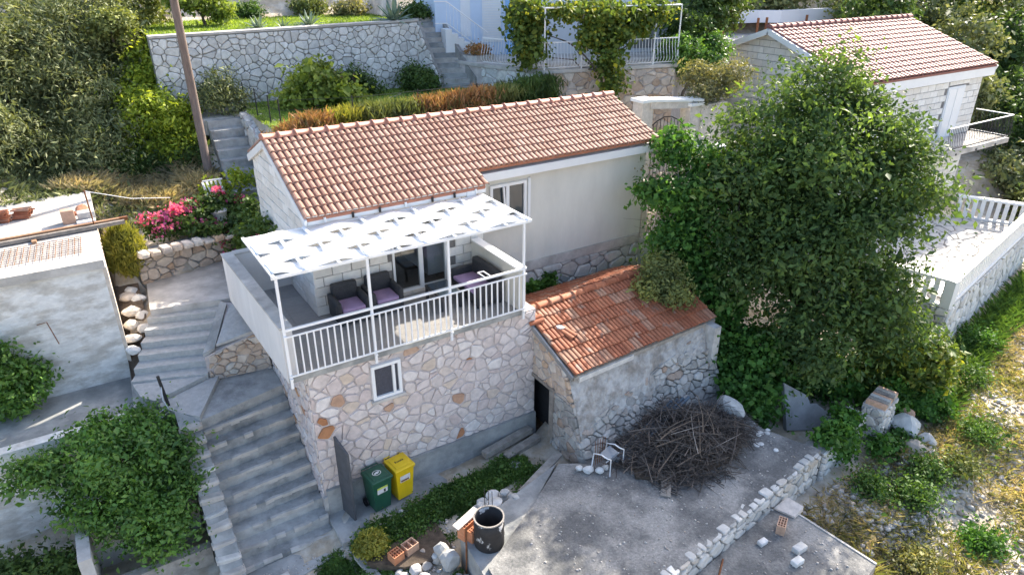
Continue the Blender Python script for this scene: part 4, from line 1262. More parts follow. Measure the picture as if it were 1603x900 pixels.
# stones and planks by the yard edge
for i in range(15):
    x, y = 3.55 + rp.uniform(-.45,.55), -2.05 + rp.uniform(-.25,.3)
    tag(rocks('broken_stone', [(x, y, -3.7+rp.uniform(.1,.35))], rp.uniform(.1,.19), STONE_GREY, 110+i, flat=.6), 'broken pale stone in the heap between weeds and yard', 'stone', 'stone heap beside the yard')
plank('long grey plank along the edge of the yard', (4.2,-2.2,-3.32), (5.7,-1.55,-3.3), .2, .06)
plank('thick weathered beam against the house plinth', (4.3,-.3,-3.6), (5.8,-.12,-3.52), .2, .16)
plank('shorter weathered beam in front of the plinth beam', (4.75,-.62,-3.66), (5.85,-.42,-3.6), .22, .12)
tag(rocks('flat_rock', [(4.75,-.95,-3.75)], .24, STONE_GREY, 131, flat=.5), 'flat grey rock in the weeds by the beams', 'rock')
# bricks in the flower strip
hollow_brick('hollow_brick', 'left orange hollow brick with open cells by the rubble', (1.15,-2.02,-3.82), .25, BRICK, (.26,.24,.22))
hollow_brick('hollow_brick', 'right orange hollow brick filled with gravel by the rubble', (1.5,-1.95,-3.82), .25, BRICK_PALE, (.3,.24,.22), holes=(2,1))
for i in range(26):
    x, y = rp.uniform(.9,2.25), -2.6 + rp.uniform(-.7,.5)
    tag(rocks('rubble_stone', [(x, y, gz(x, y)+.02)], rp.uniform(.08,.17), STONE_GREY if i % 2 else ROCKS, 140+i, flat=.7), 'pale rubble stone in the heap at the bottom edge', 'stone', 'rubble heap at the bottom edge')
for i, (x, y, s) in enumerate(((2.0,-2.45,.22),(2.02,-2.78,.25))):
    tag(rocks('yard_boulder', [(x, y, -3.75)], s, STONE_GREY, 170+i, flat=1.0), ['grey boulder at the yard corner', 'second grey boulder below the yard corner'][i], 'rock')
sl_ = MB().prism([(.6,-1.75),(2.35,-1.3),(2.25,-2.6),(1.2,-2.3)], -4, [-3.80,-3.78,-3.78,-3.8]).build('soil_patch', SOIL); sl_['kind'] = 'structure'

# ================================================================== BINS
def bin_(label, loc, rz_, mat, kind):
    e = T('wheelie_bin', label, 'bin', loc, rz_, 'wheelie bins by the house wall')
    b0, b1, z0, z1 = (.19,.2), (.235,.25), .05, .86
    V = []
    for (w, d_), z in ((b0, z0), (b1, z1)):
        V += [(-w,-d_,z),(w,-d_,z),(w,d_,z),(-w,d_,z)]
    V += [(-.255,-.275,z1),(.255,-.275,z1),(.255,.27,z1),(-.255,.27,z1),(-.255,-.275,z1+.04),(.255,-.275,z1+.04),(.255,.27,z1+.04),(-.255,.27,z1+.04)]
    F = [(3,2,1,0),(0,1,5,4),(1,2,6,5),(2,3,7,6),(3,0,4,7),(4,5,9,8),(5,6,10,9),(6,7,11,10),(7,4,8,11),(8,9,13,12),(9,10,14,13),(10,11,15,14),(11,8,12,15),(12,13,14,15)]
    mk('body', V, F, mat, e, False)
    lid = rbox('lid', (-.262,-.3,.902), (.262,.25,.95), .02, mat, e, False)
    rbox('lid_panel', (-.19,-.22,.945), (.19,.17,.966), .012, mat, lid, False)
    MB().tube([(-.2,.27,.9),(-.2,.33,.92),(.2,.33,.92),(.2,.27,.9)], .016, 6).build('handle', mat, e, False)
    for s in (-1, 1):
        MB().tube([(.2*s,.2,.1),(.26*s,.2,.1)], .1, 14).build('wheel', BLACK, e, False, True)
    dz = (.05, -.206 - .0)
    # label on the sloping front
    def front(z): return -(.2 + .05*(z-.05)/.81) - .004
    zt, zb = .72, .54
    mk('label_sticker', [(-.13,front(zb),zb),(.13,front(zb),zb),(.13,front(zt),zt),(-.13,front(zt),zt)], [(0,1,2,3)], STICKER, e, False)
    if kind == 'g':
        za = .67
        mk('label_strip', [(-.13,front(za)-.002,za),(.13,front(za)-.002,za),(.13,front(zt)-.002,zt),(-.13,front(zt)-.002,zt)], [(0,1,2,3)], LIME, e, False)
        mk('label_symbol', [(.03,front(.555)-.002,.555),(.075,front(.555)-.002,.555),(.075,front(.64)-.002,.64),(.03,front(.64)-.002,.64)], [(0,1,2,3)], IRON, e, False)
        K = 24
        V = [(r*1.2*math.cos(2*PI*i/K), r*math.sin(2*PI*i/K) - .02, .968) for r in (.072,.088) for i in range(K)]
        mk('lid_emblem', V, [(i, (i+1) % K, K+(i+1) % K, K+i) for i in range(K)][::1], STICKER, lid, False)
        MB().prism([(-.07,-.05),(-.045,-.06),(-.02,-.045),(.01,-.06),(.05,-.035),(.07,-.005),(.055,.02),(.03,.005),(.005,.025),(-.02,-.005),(-.055,-.005)], .966, .9685).build('emblem_mark', STICKER, lid, False)
    else:
        mk('label_strip', [(-.11,front(.555)-.002,.555),(.1,front(.555)-.002,.555),(.1,front(.6)-.002,.6),(-.11,front(.6)-.002,.6)], [(0,1,2,3)], RUST, e, False)
        mk_ = MB()
        for x_, w_, h_ in ((-.105,.03,.07),(-.06,.012,.05),(-.04,.03,.035),(-.005,.012,.05),(.015,.035,.04),(.058,.014,.055),(.08,.03,.045)):
            mk_.prism([(x_,-.03),(x_+w_,-.03),(x_+w_*.9,-.03+h_),(x_+w_*.15,-.03+h_*.9)], .965, .9685)
        mk_.build('lid_mark', BLACK, lid, False)
    return e
bin_('dark green wheelie bin with white round emblem on its lid', (1.47,-.36,-3.78), .12, GREENBIN, 'g')
bin_('bright yellow wheelie bin with dark printed mark on its lid', (2.06,-.27,-3.78), .14, YELLOWBIN, 'y')
o = MB().prism([(.72,.0),(.82,-.5),(.87,-.49),(.77,.01)], -4, [-1.75,-1.95,-1.95,-1.75]).build('screen_panel', SCREEN); tag(o, 'tall dark grey panel standing out from the stone wall', 'panel')
sheet('bin_pad', [(.35,-1.0),(.9,-1.0),(3.3,-.55),(6.1,-.1),(6.1,.05),(.35,.05)], -3.8, CONC, 'narrow concrete strip at the foot of the house', 'paving', .3)
# bottom of stair kerbs
for i, (a, b) in enumerate((((.42,-.5,-4.05),(.7,-2.2,-4.15)), ((-.95,-.95,-4.1),(-.8,-2.2,-4.2)))):
    o = MB().beam(a, b, .2, .3).build('kerb_stone', CONC_PALE); tag(o, ['right', 'left'][i] + ' concrete kerb bordering the weeds below the stair', 'kerb', 'kerbs below the stair')
sheet('stair_foot', [(-1.6,-.5),(.4,-.45),(.4,-.95),(-1.5,-1.35)], -4.02, CONC, 'cracked concrete at the foot of the stair', 'paving', .3)
# handrail stub with rope
e = T('rail_post', 'short black post with pale rope at the top of the stair', 'post', (-2.1,2.75,-1.6))
MB().tube([(-2.1,2.75,-1.65),(-2.18,2.85,-.75)], .035, 8).build('post', IRON, e)
MB().tube([(-2.16,2.82,-.95),(-2.2,2.7,-1.3),(-2.12,2.6,-1.55),(-2.3,2.45,-1.56),(-2.42,2.6,-1.55),(-2.2,2.75,-1.55)], .014, 5).build('rope', ROPE, e)

# ================================================================== RUIN on the right of the yard
e = T('tilted_slab', 'large dark grey concrete slab leaning in the ruin', 'slab', (12.4,-3.7,-3.9))
V2 = [(0,0),(1.3,-.12),(1.42,.2),(.95,.62),(.78,.62),(.72,.85),(.1,1.25)]
o0, uu = Vector((11.7,-3.6,-3.75)), Vector((.93,-.36,0)).normalized(); nn = Vector((uu.y,-uu.x,0)); vv = (Z*.85 - nn*.5).normalized()
n2 = uu.cross(vv)
if n2.y > 0: n2 = -n2
V = [o0 + uu*a + vv*b for a, b in V2] + [o0 + uu*a + vv*b - n2*.16 for a, b in V2]
k = len(V2)
mk('slab', V, [tuple(range(k)), tuple(range(2*k-1,k-1,-1))] + [(i, k+i, k+(i+1) % k, (i+1) % k) for i in range(k)], CONC_DARK, e)
e = T('brick_topped_stub', 'broken wall stub topped with a row of old bricks', 'ruin', (13.9,-4.6,-4))
u0 = Vector((.97,.22,0)).normalized(); n0 = Vector((u0.y,-u0.x,0))
c0 = Vector((13.62,-5.0,0))
pts = [c0, c0 + u0*.95, c0 + u0*.95 - n0*.55, c0 - n0*.55]
core = MB().prism([(p.x, p.y) for p in pts], -4.4, -3.02).build('core', MORTAR, e)
stones(core, (c0.x,c0.y,-4.2), u0, [(0,0),(.95,0),(.95,1.16),(0,1.16)], .18, STONE_GREY, n0, 58, depth=.05, joint=.02)
stones(core, (c0 - n0*.55 + Z*-4.2), n0, [(0,0),(.55,0),(.55,1.16),(0,1.16)], .18, STONE_GREY, -u0, 59, depth=.04, joint=.02)
for i in range(7):
    p = c0 + u0*(.07 + i*.135)
    MB().beam(p - n0*(.0) + Z*-2.96, p - n0*.5 + Z*(-2.96), .11, .12 + .02*(i % 3)).build('brick', [BRICK_PALE, WOOD_GREY, STONE_GREY][i % 3], e)
for i, (x, y, z, s, l) in enumerate(((14.75,-5.15,-4.0,.42,'large grey boulder right of the brick topped stub'),(14.3,-5.7,-4.15,.3,'grey boulder below the brick topped stub'),(14.85,-5.65,-4.15,.3,'rounded rock beside the large grey boulder'),(15.2,-4.85,-3.9,.26,'reddish brick fragment rock near the terrace corner'))):
    tag(rocks('boulder', [(x, y, z)], s, STONE_GREY if i < 3 else BRICK_PALE, 180+i, flat=.85), l, 'rock')
# ================================================================== LEFT BUILDING (unfinished flat roof)
LB = T('flat_roof_building', 'unfinished building with flat concrete roof and flaking plaster wall', 'building', (-4.5, 7.5, -1.75))
MB().prism([(-8,5.08),(-2.66,5.0),(-2.52,10.75),(-8,10.75)], -2.2, 1.22).build('wall', PLASTER_PATCH, LB)
MB().prism([(-8,5.0),(-2.6,4.92),(-2.46,10.85),(-8,10.85)], 1.2, 1.4).build('roof_slab', CONC_PALE, LB)
MB().prism([(-2.66,5.0),(-2.58,4.97),(-2.5,10.75),(-2.54,10.75)], -2.2, 1.2).build('edge_render', STONE_WARM, LB)
MB().tube([(-4.2,4.98,.15),(-4.0,4.9,.2),(-3.9,4.92,-.4)], .012, 5).build('rebar_hook', RUST, LB)
g = MB()
for i in range(16): g.tube([(-4.95+.13*i,5.5,1.44),(-4.88+.13*i,6.75,1.44)], .007, 4)
for i in range(9): g.tube([(-5.1,5.55+.14*i,1.45),(-2.95,5.6+.14*i,1.45)], .007, 4)
tag(g.build('rebar_mesh', RUST), 'rusty reinforcement mesh lying on the flat roof', 'rebar mesh')
for i, (y, z, m_, l) in enumerate(((7.35,1.5,WOOD_BROWN,'long brown steel beam across the flat roof'),(7.2,1.47,WOOD_GREY,'second grey beam lying in front of the brown beam'),(7.5,1.46,RUST,'thin rusty profile behind the brown beam'))):
    o = MB().beam((-7,y-.25,z),(-2.0+.1*i,y+.05,z),.09,.09).build('roof_beam', m_); tag(o, l, 'beam', 'beams on the flat roof')
o = MB().box((-3.95,6.9,1.4),(-3.85,7.35,1.46)).build('wood_spacer', WOOD_BROWN); tag(o, 'small wooden block under the roof beams', 'block')
o = rbox('roof_brick', (-3.25,8.0,1.4), (-2.95,8.25,1.75), .01, BRICK_PALE); tag(o, 'brown brick standing upright on the flat roof', 'brick')
o = rbox('concrete_block', (-2.9,8.05,1.4), (-2.5,8.35,1.62), .012, CONC_PALE); tag(o, 'pale concrete block right of the upright brick', 'block')
o = rbox('styrofoam_sheet', (-2.95,7.8,1.4), (-2.52,8.0,1.46), .008, WHITE); tag(o, 'small white sheet in front of the concrete block', 'sheet')
o = MB().tube([(-2.58,7.3,1.4),(-2.6,7.32,2.4)], .018, 6).build('roof_rod', RUST); tag(o, 'rusty rod standing at the flat roof edge', 'rod')
o = MB().tube([(-2.6,7.32,2.38),(-1.6,7.9,1.85),(-.6,8.6,1.5)], .008, 4).build('stay_wire', ROPE); tag(o, 'pale wire running from the roof rod to the flower bank', 'wire')
tp = random.Random(77)
for k, (x, y, n) in enumerate(((-4.45,8.9,6),(-4.75,8.4,4),(-3.95,9.0,5))):
    for i in range(n):
        o = bpy.data.objects.new('stacked_tile', tm); col.objects.link(o)
        o.location = (x + tp.uniform(-.04,.04), y, 1.41 + .05*i); o.rotation_euler = (tp.uniform(-.1,.1), .0, 1.2 + tp.uniform(-.2,.2))
        tag(o, ORD[i] + ' tile from the bottom of the ' + ['largest', 'leftmost', 'right hand'][k] + ' red pile on the flat roof', 'roof tile', 'tile piles on the flat roof')
o = rocks('terracotta_shard', [(-2.75,9.0,1.4)], .2, TERRA, 190); tag(o, 'orange broken terracotta pot on the roof corner', 'pot')
o = rocks('terracotta_shard', [(-2.95,8.7,1.4)], .12, TILE_OLD, 191); tag(o, 'small dark red tile shard near the broken pot', 'tile')

# ================================================================== POLE, FENCE
o = MB().tube([(1.0,11.75,.7),(.92,11.4,4.0),(.83,11.05,7.6),(.8,10.95,9.2)], [.13,.125,.11,.1], 12).build('utility_pole', POLEWOOD, smooth=True); tag(o, 'tall leaning wooden utility pole behind the house', 'pole')
o = MB().tube([(.8,10.95,8.8),(-2.2,9.4,7.3),(-6,7.5,5.6)], .012, 5).build('overhead_cable', IRON); tag(o, 'thin dark cable running from the pole to the left', 'cable')
fe = T('wire_fence', 'dark wire mesh fence along the garden edge', 'fence', (4, 9, 2.8))
fp = [(2.75,13.0),(2.8,11.6),(2.85,10.2),(2.95,9.4),(5.0,8.65),(7.2,8.6),(9.4,8.6),(11.6,8.7)]
for x, y in fp: MB().tube([(x,y,2.6),(x,y,3.75)], .02, 6).build('post', IRON, fe)
for z in (3.05,3.4,3.7):
    MB().tube([(x,y,z) for x, y in fp], .006, 4).build('wire', IRON, fe)

# ================================================================== BLUE AND WHITE HOUSE
BH = T('blue_house', 'white and pale blue house above the garden, wrapped in vines', 'house', (15, 12, 3.8))
MB().prism([(10.9,14.5),(13.75,13.75),(14.2,16),(11.2,17)], 3.5, 9).build('wall', PALEBLUE, BH)
MB().prism([(13.76,13.74),(14.5,13.2),(15.2,15.5),(14.0,16)], 3.5, 9).build('side_wall', BLUEWALL, BH)
MB().prism([(14.5,13.2),(21.5,10.3),(22,13),(15.3,15.6)], 3.5, 9).build('front_wall', WHITEWALL, BH)
def quad_on(a, b, z0, z1, off, name, mat, parent, th=.05):
    a, b = Vector((a[0],a[1],0)), Vector((b[0],b[1],0)); u = (b-a).normalized(); n = Vector((u.y,-u.x,0))
    p = [a + n*off, b + n*off, b + n*(off-th), a + n*(off-th)]
    return MB().prism([(q.x,q.y) for q in p], z0, z1).build(name, mat, parent)
ua = (Vector((13.75,13.75)) - Vector((10.9,14.5))).normalized()
def onw(t): return (10.9 + ua.x*t, 14.5 + ua.y*t)
sh = quad_on(onw(1.95), onw(2.75), 4.35, 6.1, .04, 'shutter', SHUTTER, BH)
for i in range(16): quad_on(onw(2.0), onw(2.7), 4.42+i*.103, 4.47+i*.103, .06, 'slat', WHITE, sh, .02)
sh = quad_on(onw(1.05), onw(1.45), 4.6, 6.6, .02, 'door', SHUTTER, BH)
ub = (Vector((21.5,10.3)) - Vector((14.5,13.2))).normalized()
def onf(t): return (14.5 + ub.x*t, 13.2 + ub.y*t)
for t in (2.4, 4.6): quad_on(onf(t), onf(t+.9), 4.0, 6.1, .04, 'door', CONC_DARK, BH)
# terrace base
bt = T('stone_terrace', 'stone walled terrace of the blue house with white belly railing', 'terrace', (14.5, 9.5, 2.9))
C0, L0_, R0_ = (12.55,9.25), (11.5,11.9), (17.9,7.95)
MB().prism([L0_, C0, R0_, (21.4,10.3), (14.5,13.2), (13.7,13.75), (11.0,14.4)], -.5, 3.72).build('core', MORTAR, bt)
MB().prism([(11.42,11.9),(12.5,9.15),(17.95,7.85),(21.5,10.28),(14.55,13.18),(13.7,13.73),(10.95,14.38)], 3.72, 3.84).build('slab', CONC_PALE, bt)
for (p, q, sd_, mt) in ((L0_, C0, 61, STONE_WHITE), (C0, R0_, 62, STONE_WARM)):
    a, b = Vector((*p,0)), Vector((*q,0)); u = (b-a).normalized(); n = Vector((u.y,-u.x,0)); l = (b-a).length
    stones(bt, (p[0],p[1],.6), u, [(0,0),(l,0),(l,3.1),(0,3.1)], .27, mt, n, sd_, depth=.05, joint=.02, aspect=1.35)
def belly(p, q, z, h, mat, parent, sp=.125, name='railing', bulge=.14, topmat=None):
    a, b = Vector((*p,z)), Vector((*q,z)); u = (b-a).normalized(); n = Vector((u.y,-u.x,0)); l = (b-a).length
    m = MB().beam(a + Z*h, b + Z*h, .045, .035).beam(a + Z*.08, b + Z*.08, .03, .025)
    rl = m.build(name, topmat or mat, parent)
    k = int(l / sp)
    pts = [Vector((0,0,.08)), n*bulge*.75 + Z*.16, n*bulge + Z*.26, n*bulge*.7 + Z*.42, n*.03 + Z*.62, Vector((0,0,h))]
    me = MB().tube(pts, .011, 5).mesh('baluster', mat)
    for i in range(k + 1):
        o = place('baluster', me, rl); o.location = a + u*(l*i/k)
    return rl
belly((11.55,11.85), (12.57,9.22), 3.84, .95, WHITEMETAL, bt)
belly((12.57,9.22), (17.9,7.92), 3.84, .95, WHITEMETAL, bt)
vp = T('vine_frame', 'white tube frame carrying the vine above the blue house terrace', 'pergola', (15, 9, 3.8))
fr = [(12.57,9.2),(14.0,8.85),(16.9,8.15),(17.9,7.9)]
for x, y in fr: MB().tube([(x,y,3.7),(x,y,5.95)], .028, 8).build('post', WHITEMETAL, vp)
MB().tube([(*fr[0],5.95),(*fr[-1],5.95)], .028, 8).build('front_bar', WHITEMETAL, vp)
for x, y in fr: MB().tube([(x,y,5.95),(x+1.1,y+3.6,6.05)], .022, 6).build('crossbar', WHITEMETAL, vp)
# entrance steps with railing
es = T('entrance_steps', 'white entrance steps with curved white railing beside the blue house', 'steps', (11.5, 13.6, 3.8))
for i in range(7):
    a = Vector((12.6 - i*.24, 13.35 + i*.06)); 
    MB().prism([(a.x-.25,a.y-.05),(a.x,a.y-.12),(a.x+.12,a.y+.5),(a.x-.13,a.y+.57)], 3.7, 3.95 + i*.17).build('step', WHITE, es)
MB().tube([(12.55,13.15,4.8),(10.95,13.6,6.0),(10.5,13.75,6.0)], .025, 6).build('handrail', WHITEMETAL, es)
MB().tube([(12.55,13.15,4.0),(10.95,13.6,5.2),(10.5,13.75,5.2)], .02, 6).build('lower_rail', WHITEMETAL, es)
for i in range(13):
    t = i / 12
    x, y, z = 12.55 - 1.6*t, 13.15 + .45*t, 4.0 + 1.2*t
    MB().tube([(x,y,z),(x-.04,y-.08,z+.25),(x,y,z+.8)], .011, 5).build('baluster', WHITEMETAL, es)
fbed = T('flower_bed', 'stone edged bed of red flowers below the white steps', 'flower bed', (11.7, 12.9, 3.7))
MB().prism([(11.3,13.2),(11.55,12.35),(12.5,12.6),(12.4,13.15)], 3.0, 4.05).build('bed', STONE_GREY, fbed)
leaf_cloud('flowers', [((11.9,12.85,4.2),(.5,.35,.25))], 1400, .08, L_BROWN, 63, fbed, spread=.08)

# ================================================================== RIGHT HOUSE
RH = T('white_block_house', 'white block house with red tiled roof behind the big tree', 'house', (27.5, 6.5, -2.4))
SR = (4.88 - 3.26) / (7.65 - 3.2)
rr = lambda y: 4.88 - SR*abs(y - 7.65)
m = MB(); m.add(*xprism(23.05, 32.3, [(3.42,-3),(10.2,-3),(10.2,rr(10.2)-.16),(7.65,4.7),(3.42,rr(3.42)-.16)]))
core = m.build('wall', JOINT, RH)
rb = random.Random(6)
lay(core, 'block', bond([(0,0),(6.78,0),(6.78,rr(3.42)-.16+1),(2.55,5.7),(0,rr(10.2)-.16+1)], .55, .27, .02, rb), (23.05,10.2,-1.0), (0,-1,0), Z, (-1,0,0), .03, BLOCK, 7, rounded=False, rough=.2, limit=260, inner=.97)
lay(core, 'block', bond([(0,0),(9.25,0),(9.25,5.4),(0,5.4)], .55, .27, .02, rb, holes=[(6.55,2.6,7.95,4.95)]), (23.05,3.42,-2.4), X, Z, (0,-1,0), .03, BLOCK, 8, rounded=False, rough=.2, limit=300, inner=.97)
dr = MB().box((29.62,3.36,.28),(30.98,3.46,2.5)).build('shutter_door', SHUTTER, RH)
MB().box((29.72,3.34,.35),(30.27,3.37,2.42)).build('leaf', WHITE, dr); MB().box((30.33,3.34,.35),(30.88,3.37,2.42)).build('leaf', WHITE, dr)
m = MB()
m.add(*slabq((22.73,3.2,3.24),(32.9,3.2,3.24),(32.9,7.65,4.86),(22.73,7.65,4.86),.1))
m.add(*slabq((32.9,10.35,rr(10.35)-.02),(22.73,10.35,rr(10.35)-.02),(22.73,7.65,4.86),(32.9,7.65,4.86),.1))
roof = m.build('roof', TILE_RED, RH)
rth = math.atan(SR)
tr_ = tile_mesh('red_roof_tile', .3, .42, TILE_RED, 1, .05)
tile_roof(roof, 'tile', tr_, (22.73,7.65,4.87), X, Vector((0,-math.cos(rth),-math.sin(rth))), 34, .3, 13, .364, 14)
ridge_tiles(roof, (22.7,7.65,4.95), (32.95,7.65,4.95), 24, .15, TILE_RED)
MB().box((22.8,3.24,2.78),(32.95,3.44,3.14)).build('fascia', WHITE, RH)
v = MB()
for y0 in (3.2, 10.35): v.beam((22.72,y0,rr(y0)-.12),(22.72,7.65,4.78),.12,.22)
v.build('verge', WHITE, RH)
MB().beam((32.92,3.2,3.1),(32.92,7.65,4.74),.08,.2).build('verge', WHITE, RH)
bs = MB().box((27.4,1.75,.1),(32.6,3.4,.3)).build('balcony_slab', CONC_PALE, RH)
for x in (28.2, 29.8, 31.4): MB().box((x,1.72,.12),(x+.08,3.4,.2)).build('bracket', IRON, bs)
belly((27.4,1.82), (32.55,1.82), .3, 1.0, IRON, RH, .13, topmat=WHITEMETAL)
belly((32.55,1.82), (32.55,3.4), .3, 1.0, IRON, RH, .13, topmat=WHITEMETAL)
# lower terrace
TE = T('paved_terrace', 'paved terrace with white slatted balustrade on a white stone wall', 'terrace', (24, 0, -4))
tp_ = [(19.55,-3.3),(29.9,-1.2),(28.5,1.35),(27.5,3.4),(18.4,3.4),(19.0,-.5)]
co_ = MB().prism(tp_, -4.6, -2.44).build('core', MORTAR_DARK, TE)
fl = MB().prism([(19.7,-3.15),(29.7,-1.1),(28.4,1.35),(27.4,3.3),(18.6,3.3),(19.2,-.5)], -2.44, -2.42).build('paving_bed', JOINT, TE)
stones(fl, (0,0,-2.42), X, [(19.75,-3.1),(29.6,-1.1),(28.35,1.3),(27.4,3.3),(20,3.3),(19.3,-.5)], .42, PAVE, Z, 65, v=Y, depth=.02, joint=.03, rough=.2, name='paving_stone', inner=.97)
for p, q, s_, mt in (((19.55,-3.3),(29.9,-1.2),66,STONE_WHITE), ((19.0,-.5),(19.55,-3.3),67,STONE_GREY)):
    a, b = Vector((*p,0)), Vector((*q,0)); u = (b-a).normalized(); n = Vector((u.y,-u.x,0)); l = (b-a).length
    stones(TE, (p[0],p[1],-4.5), u, [(0,0),(l,0),(l,2.05),(0,2.05)], .34, mt, n, s_, depth=.05, joint=.03, aspect=1.2)
def slats(p, q, z, h, parent):
    a, b = Vector((*p,z)), Vector((*q,z)); u = (b-a).normalized(); l = (b-a).length
    rl = MB().beam(a + Z*h, b + Z*h, .24, .09).beam(a + Z*.04, b + Z*.04, .18, .08).build('balustrade', WHITE, parent)
    k = int(l / .27)
    sm = MB().beam(-u*.085 + Z*.08, u*.085 + Z*.08, .1, .02)
    x = u*.075; n_ = Vector((u.y,-u.x,0))*.045
    sm = MB().prism([tuple((-x-n_)[:2]), tuple((x-n_)[:2]), tuple((x+n_)[:2]), tuple((-x+n_)[:2])][::-1], .08, h - .045)
    me = sm.mesh('slat', WHITE)
    for i in range(k):
        o = place('slat', me, rl); o.location = a + u*((i + .5)*l/k)
    MB().box((a.x-.14,a.y-.14,z),(a.x+.14,a.y+.14,z+h+.05)).build('corner_post', WHITE, parent)
slats((19.6,-3.2), (29.7,-1.15), -2.42, .9, TE)
slats((29.7,-1.15), (28.45,1.3), -2.42, .9, TE)
slats((19.1,-.7), (19.6,-3.2), -2.42, .9, TE)
for i, (x0, x1, y) in enumerate(((20.0,22.6,-2.2),(20.2,22.8,-1.9))):
    o = MB().beam((x0,y-.5,-2.28+.1*i),(x1,y+.1,-2.28+.1*i),.3,.14).build('terrace_step', WHITE, TE)

# ================================================================== GATE between the houses
GT = T('garden_gate', 'cream gate pillars with dark iron gate right of the house', 'gate', (15, 5.3, -.5))
for x, y, h in ((14.35,5.75,3.1),(16.1,5.2,2.9)):
    p = MB().box((x-.25,y-.25,-.8),(x+.25,y+.25,h)).build('pillar', PINKWHITE, GT)
    MB().box((x-.32,y-.32,h),(x+.32,y+.32,h+.1)).build('cap', WHITE, p)
MB().beam((14.5,5.7,3.0),(16.0,5.25,2.95),.5,.25).build('lintel', PINKWHITE, GT)
MB().beam((14.3,5.74,3.16),(16.4,5.1,3.08),.55,.08).build('coping', WHITE, GT)
gl = MB().tube([(14.6,5.6,.2),(15.9,5.25,.2)], .02, 6).tube([(14.6,5.6,2.2)] + [(14.6+1.3*t,5.6-.35*t,2.2+.35*math.sin(PI*t)) for t in (.2,.4,.6,.8)] + [(15.9,5.25,2.2)], .02, 6).build('gate_leaf', IRON, GT)
for i in range(11): MB().tube([(14.6+.13*i,5.6-.035*i,.0),(14.6+.13*i,5.6-.035*i,2.2+.3*math.sin(PI*i/10))], .012, 5).build('bar', IRON, gl)
MB().box((16.35,4.9,-.6),(17.6,5.2,2.9)).build('side_wall', PINKWHITE, GT)
gw2 = T('side_fence', 'low iron fence on a stone kerb at the corner of the cream wall', 'fence', (12.7, 3.4, -.8))
MB().prism([(12.05,3.0),(13.6,2.4),(13.75,2.75),(12.1,3.4)], -2.2, -.55).build('kerb', STONE_GREY, gw2)
MB().box((12.1,3.02,-.55),(12.32,3.28,1.3)).build('pillar', PINKWHITE, gw2)
for i in range(9): MB().tube([(12.4+.13*i,3.05-.05*i,-.55),(12.4+.13*i,3.05-.05*i,.45)], .011, 5).build('bar', RUST, gw2)
MB().tube([(12.35,3.07,.4),(13.5,2.63,.4)], .014, 5).build('rail', RUST, gw2)
o = MB().box((15.2,3.3,.2),(15.5,3.6,1.4)).build('orange_post', TERRA); tag(o, 'orange brick post half hidden behind the vine', 'post')
for i, (x, y) in enumerate(((15.9,4.6),(16.6,4.3))):
    o = rbox('white_rock_slab', (x-.35,y-.25,1.4), (x+.35,y+.25,1.6), .06, WHITE); tag(o, ['left', 'right'][i] + ' white flat slab lying behind the vine by the gate', 'slab')

# ================================================================== FAR BUILDINGS at the top
FB = T('white_far_building', 'white building with blue tarpaulin above the red roof', 'building', (32, 18, 4))
MB().box((27.8,20,3),(37,26,9)).build('wall', WHITEWALL, FB)
V = [(30.3+ 3*i/10, 19.95, 7.4) for i in range(11)] + [(30.4+2.8*i/10, 19.85-.15*math.sin(i*1.3), 4.9 + .5*abs(i-5)/5) for i in range(11)]
mk('tarpaulin', V, [(i, i+1, 12+i, 11+i) for i in range(10)], TARP, FB)
MB().prism([(28.5,16.5),(32,15.9),(33,15.1),(39.5,14.6),(39.5,14.9),(33.2,15.4),(32.2,16.2),(28.6,16.8)], 4.1, 4.75).build('deck_edge', WHITEWALL, FB)
MB().prism([(28.5,16.8),(32,16.2),(33.2,15.4),(39.5,14.9),(40,20),(28,20)], 4.2, 4.4).build('deck', CONC_PALE, FB)
MB().box((24,14,2.0),(40,19.9,3.5)).build('lower_terrace', CONC_PALE, FB)
for x, y in ((27.5,14.3),(30.5,14.6),(31.2,14.6),(34.5,14.5)): MB().tube([(x,y,3.4),(x,y,4.5)], .07, 8).build('rust_post', RUST, FB)
# ================================================================== VEGETATION
def B(*a): return [((x, y, z), (r, r2, r3)) for x, y, z, r, r2, r3 in a]
# --- big tree right of the shed
tree('broadleaf_tree', 'huge dark green broadleaf tree right of the house and shed', 'tree', (14.0,-1.6,-3.5),
     B((16.3,.3,3.8,1.2,1.1,1.2),(14.5,.7,2.7,1.4,1.2,1.2),(17.1,-1.1,2.8,1.2,1.1,1.2),(15.2,-1.0,2.0,1.5,1.4,1.5),(16.9,-2.2,1.6,1.2,1.1,1.2),(13.2,.2,1.3,1.1,1.1,1.2),(12.9,-.9,-.2,1.0,1.0,1.2),(13.9,-1.9,.2,1.3,1.2,1.3),(15.3,-2.6,.3,1.3,1.2,1.3),(14.9,-3.3,-1.3,1.2,1.0,1.0),(13.3,-2.8,-1.8,1.2,1.0,1.0),(15.8,-3.6,-2.0,.9,.8,.7),(15.6,.6,.5,1.6,1.4,1.8)),
     66000, .15, L_TREE, 201, .22, limbs=13, clump=120, spread=.36, shape=.5, droop=.35, shell=.6, flatten=.5)
BT = [o for o in col.objects if o.name == 'broadleaf_tree'][0]
leaf_cloud('lighter_leaves', B((16.3,.3,4.1,1.3,1.2,1.2),(14.5,.7,3.0,1.5,1.3,1.2),(17.1,-1.1,3.1,1.3,1.2,1.2),(15.2,-1.0,2.4,1.6,1.5,1.5),(17.0,-2.2,1.8,1.3,1.2,1.2),(13.2,.2,1.6,1.2,1.2,1.2),(14.9,-3.4,-1.2,1.2,1.0,1.0)), 7000, .14, L_LIGHTER, 240, BT, clump=60, spread=.3, shell=.9, flatten=.45, shape=.5)  # second layer of lighter leaves on the outer upper crown
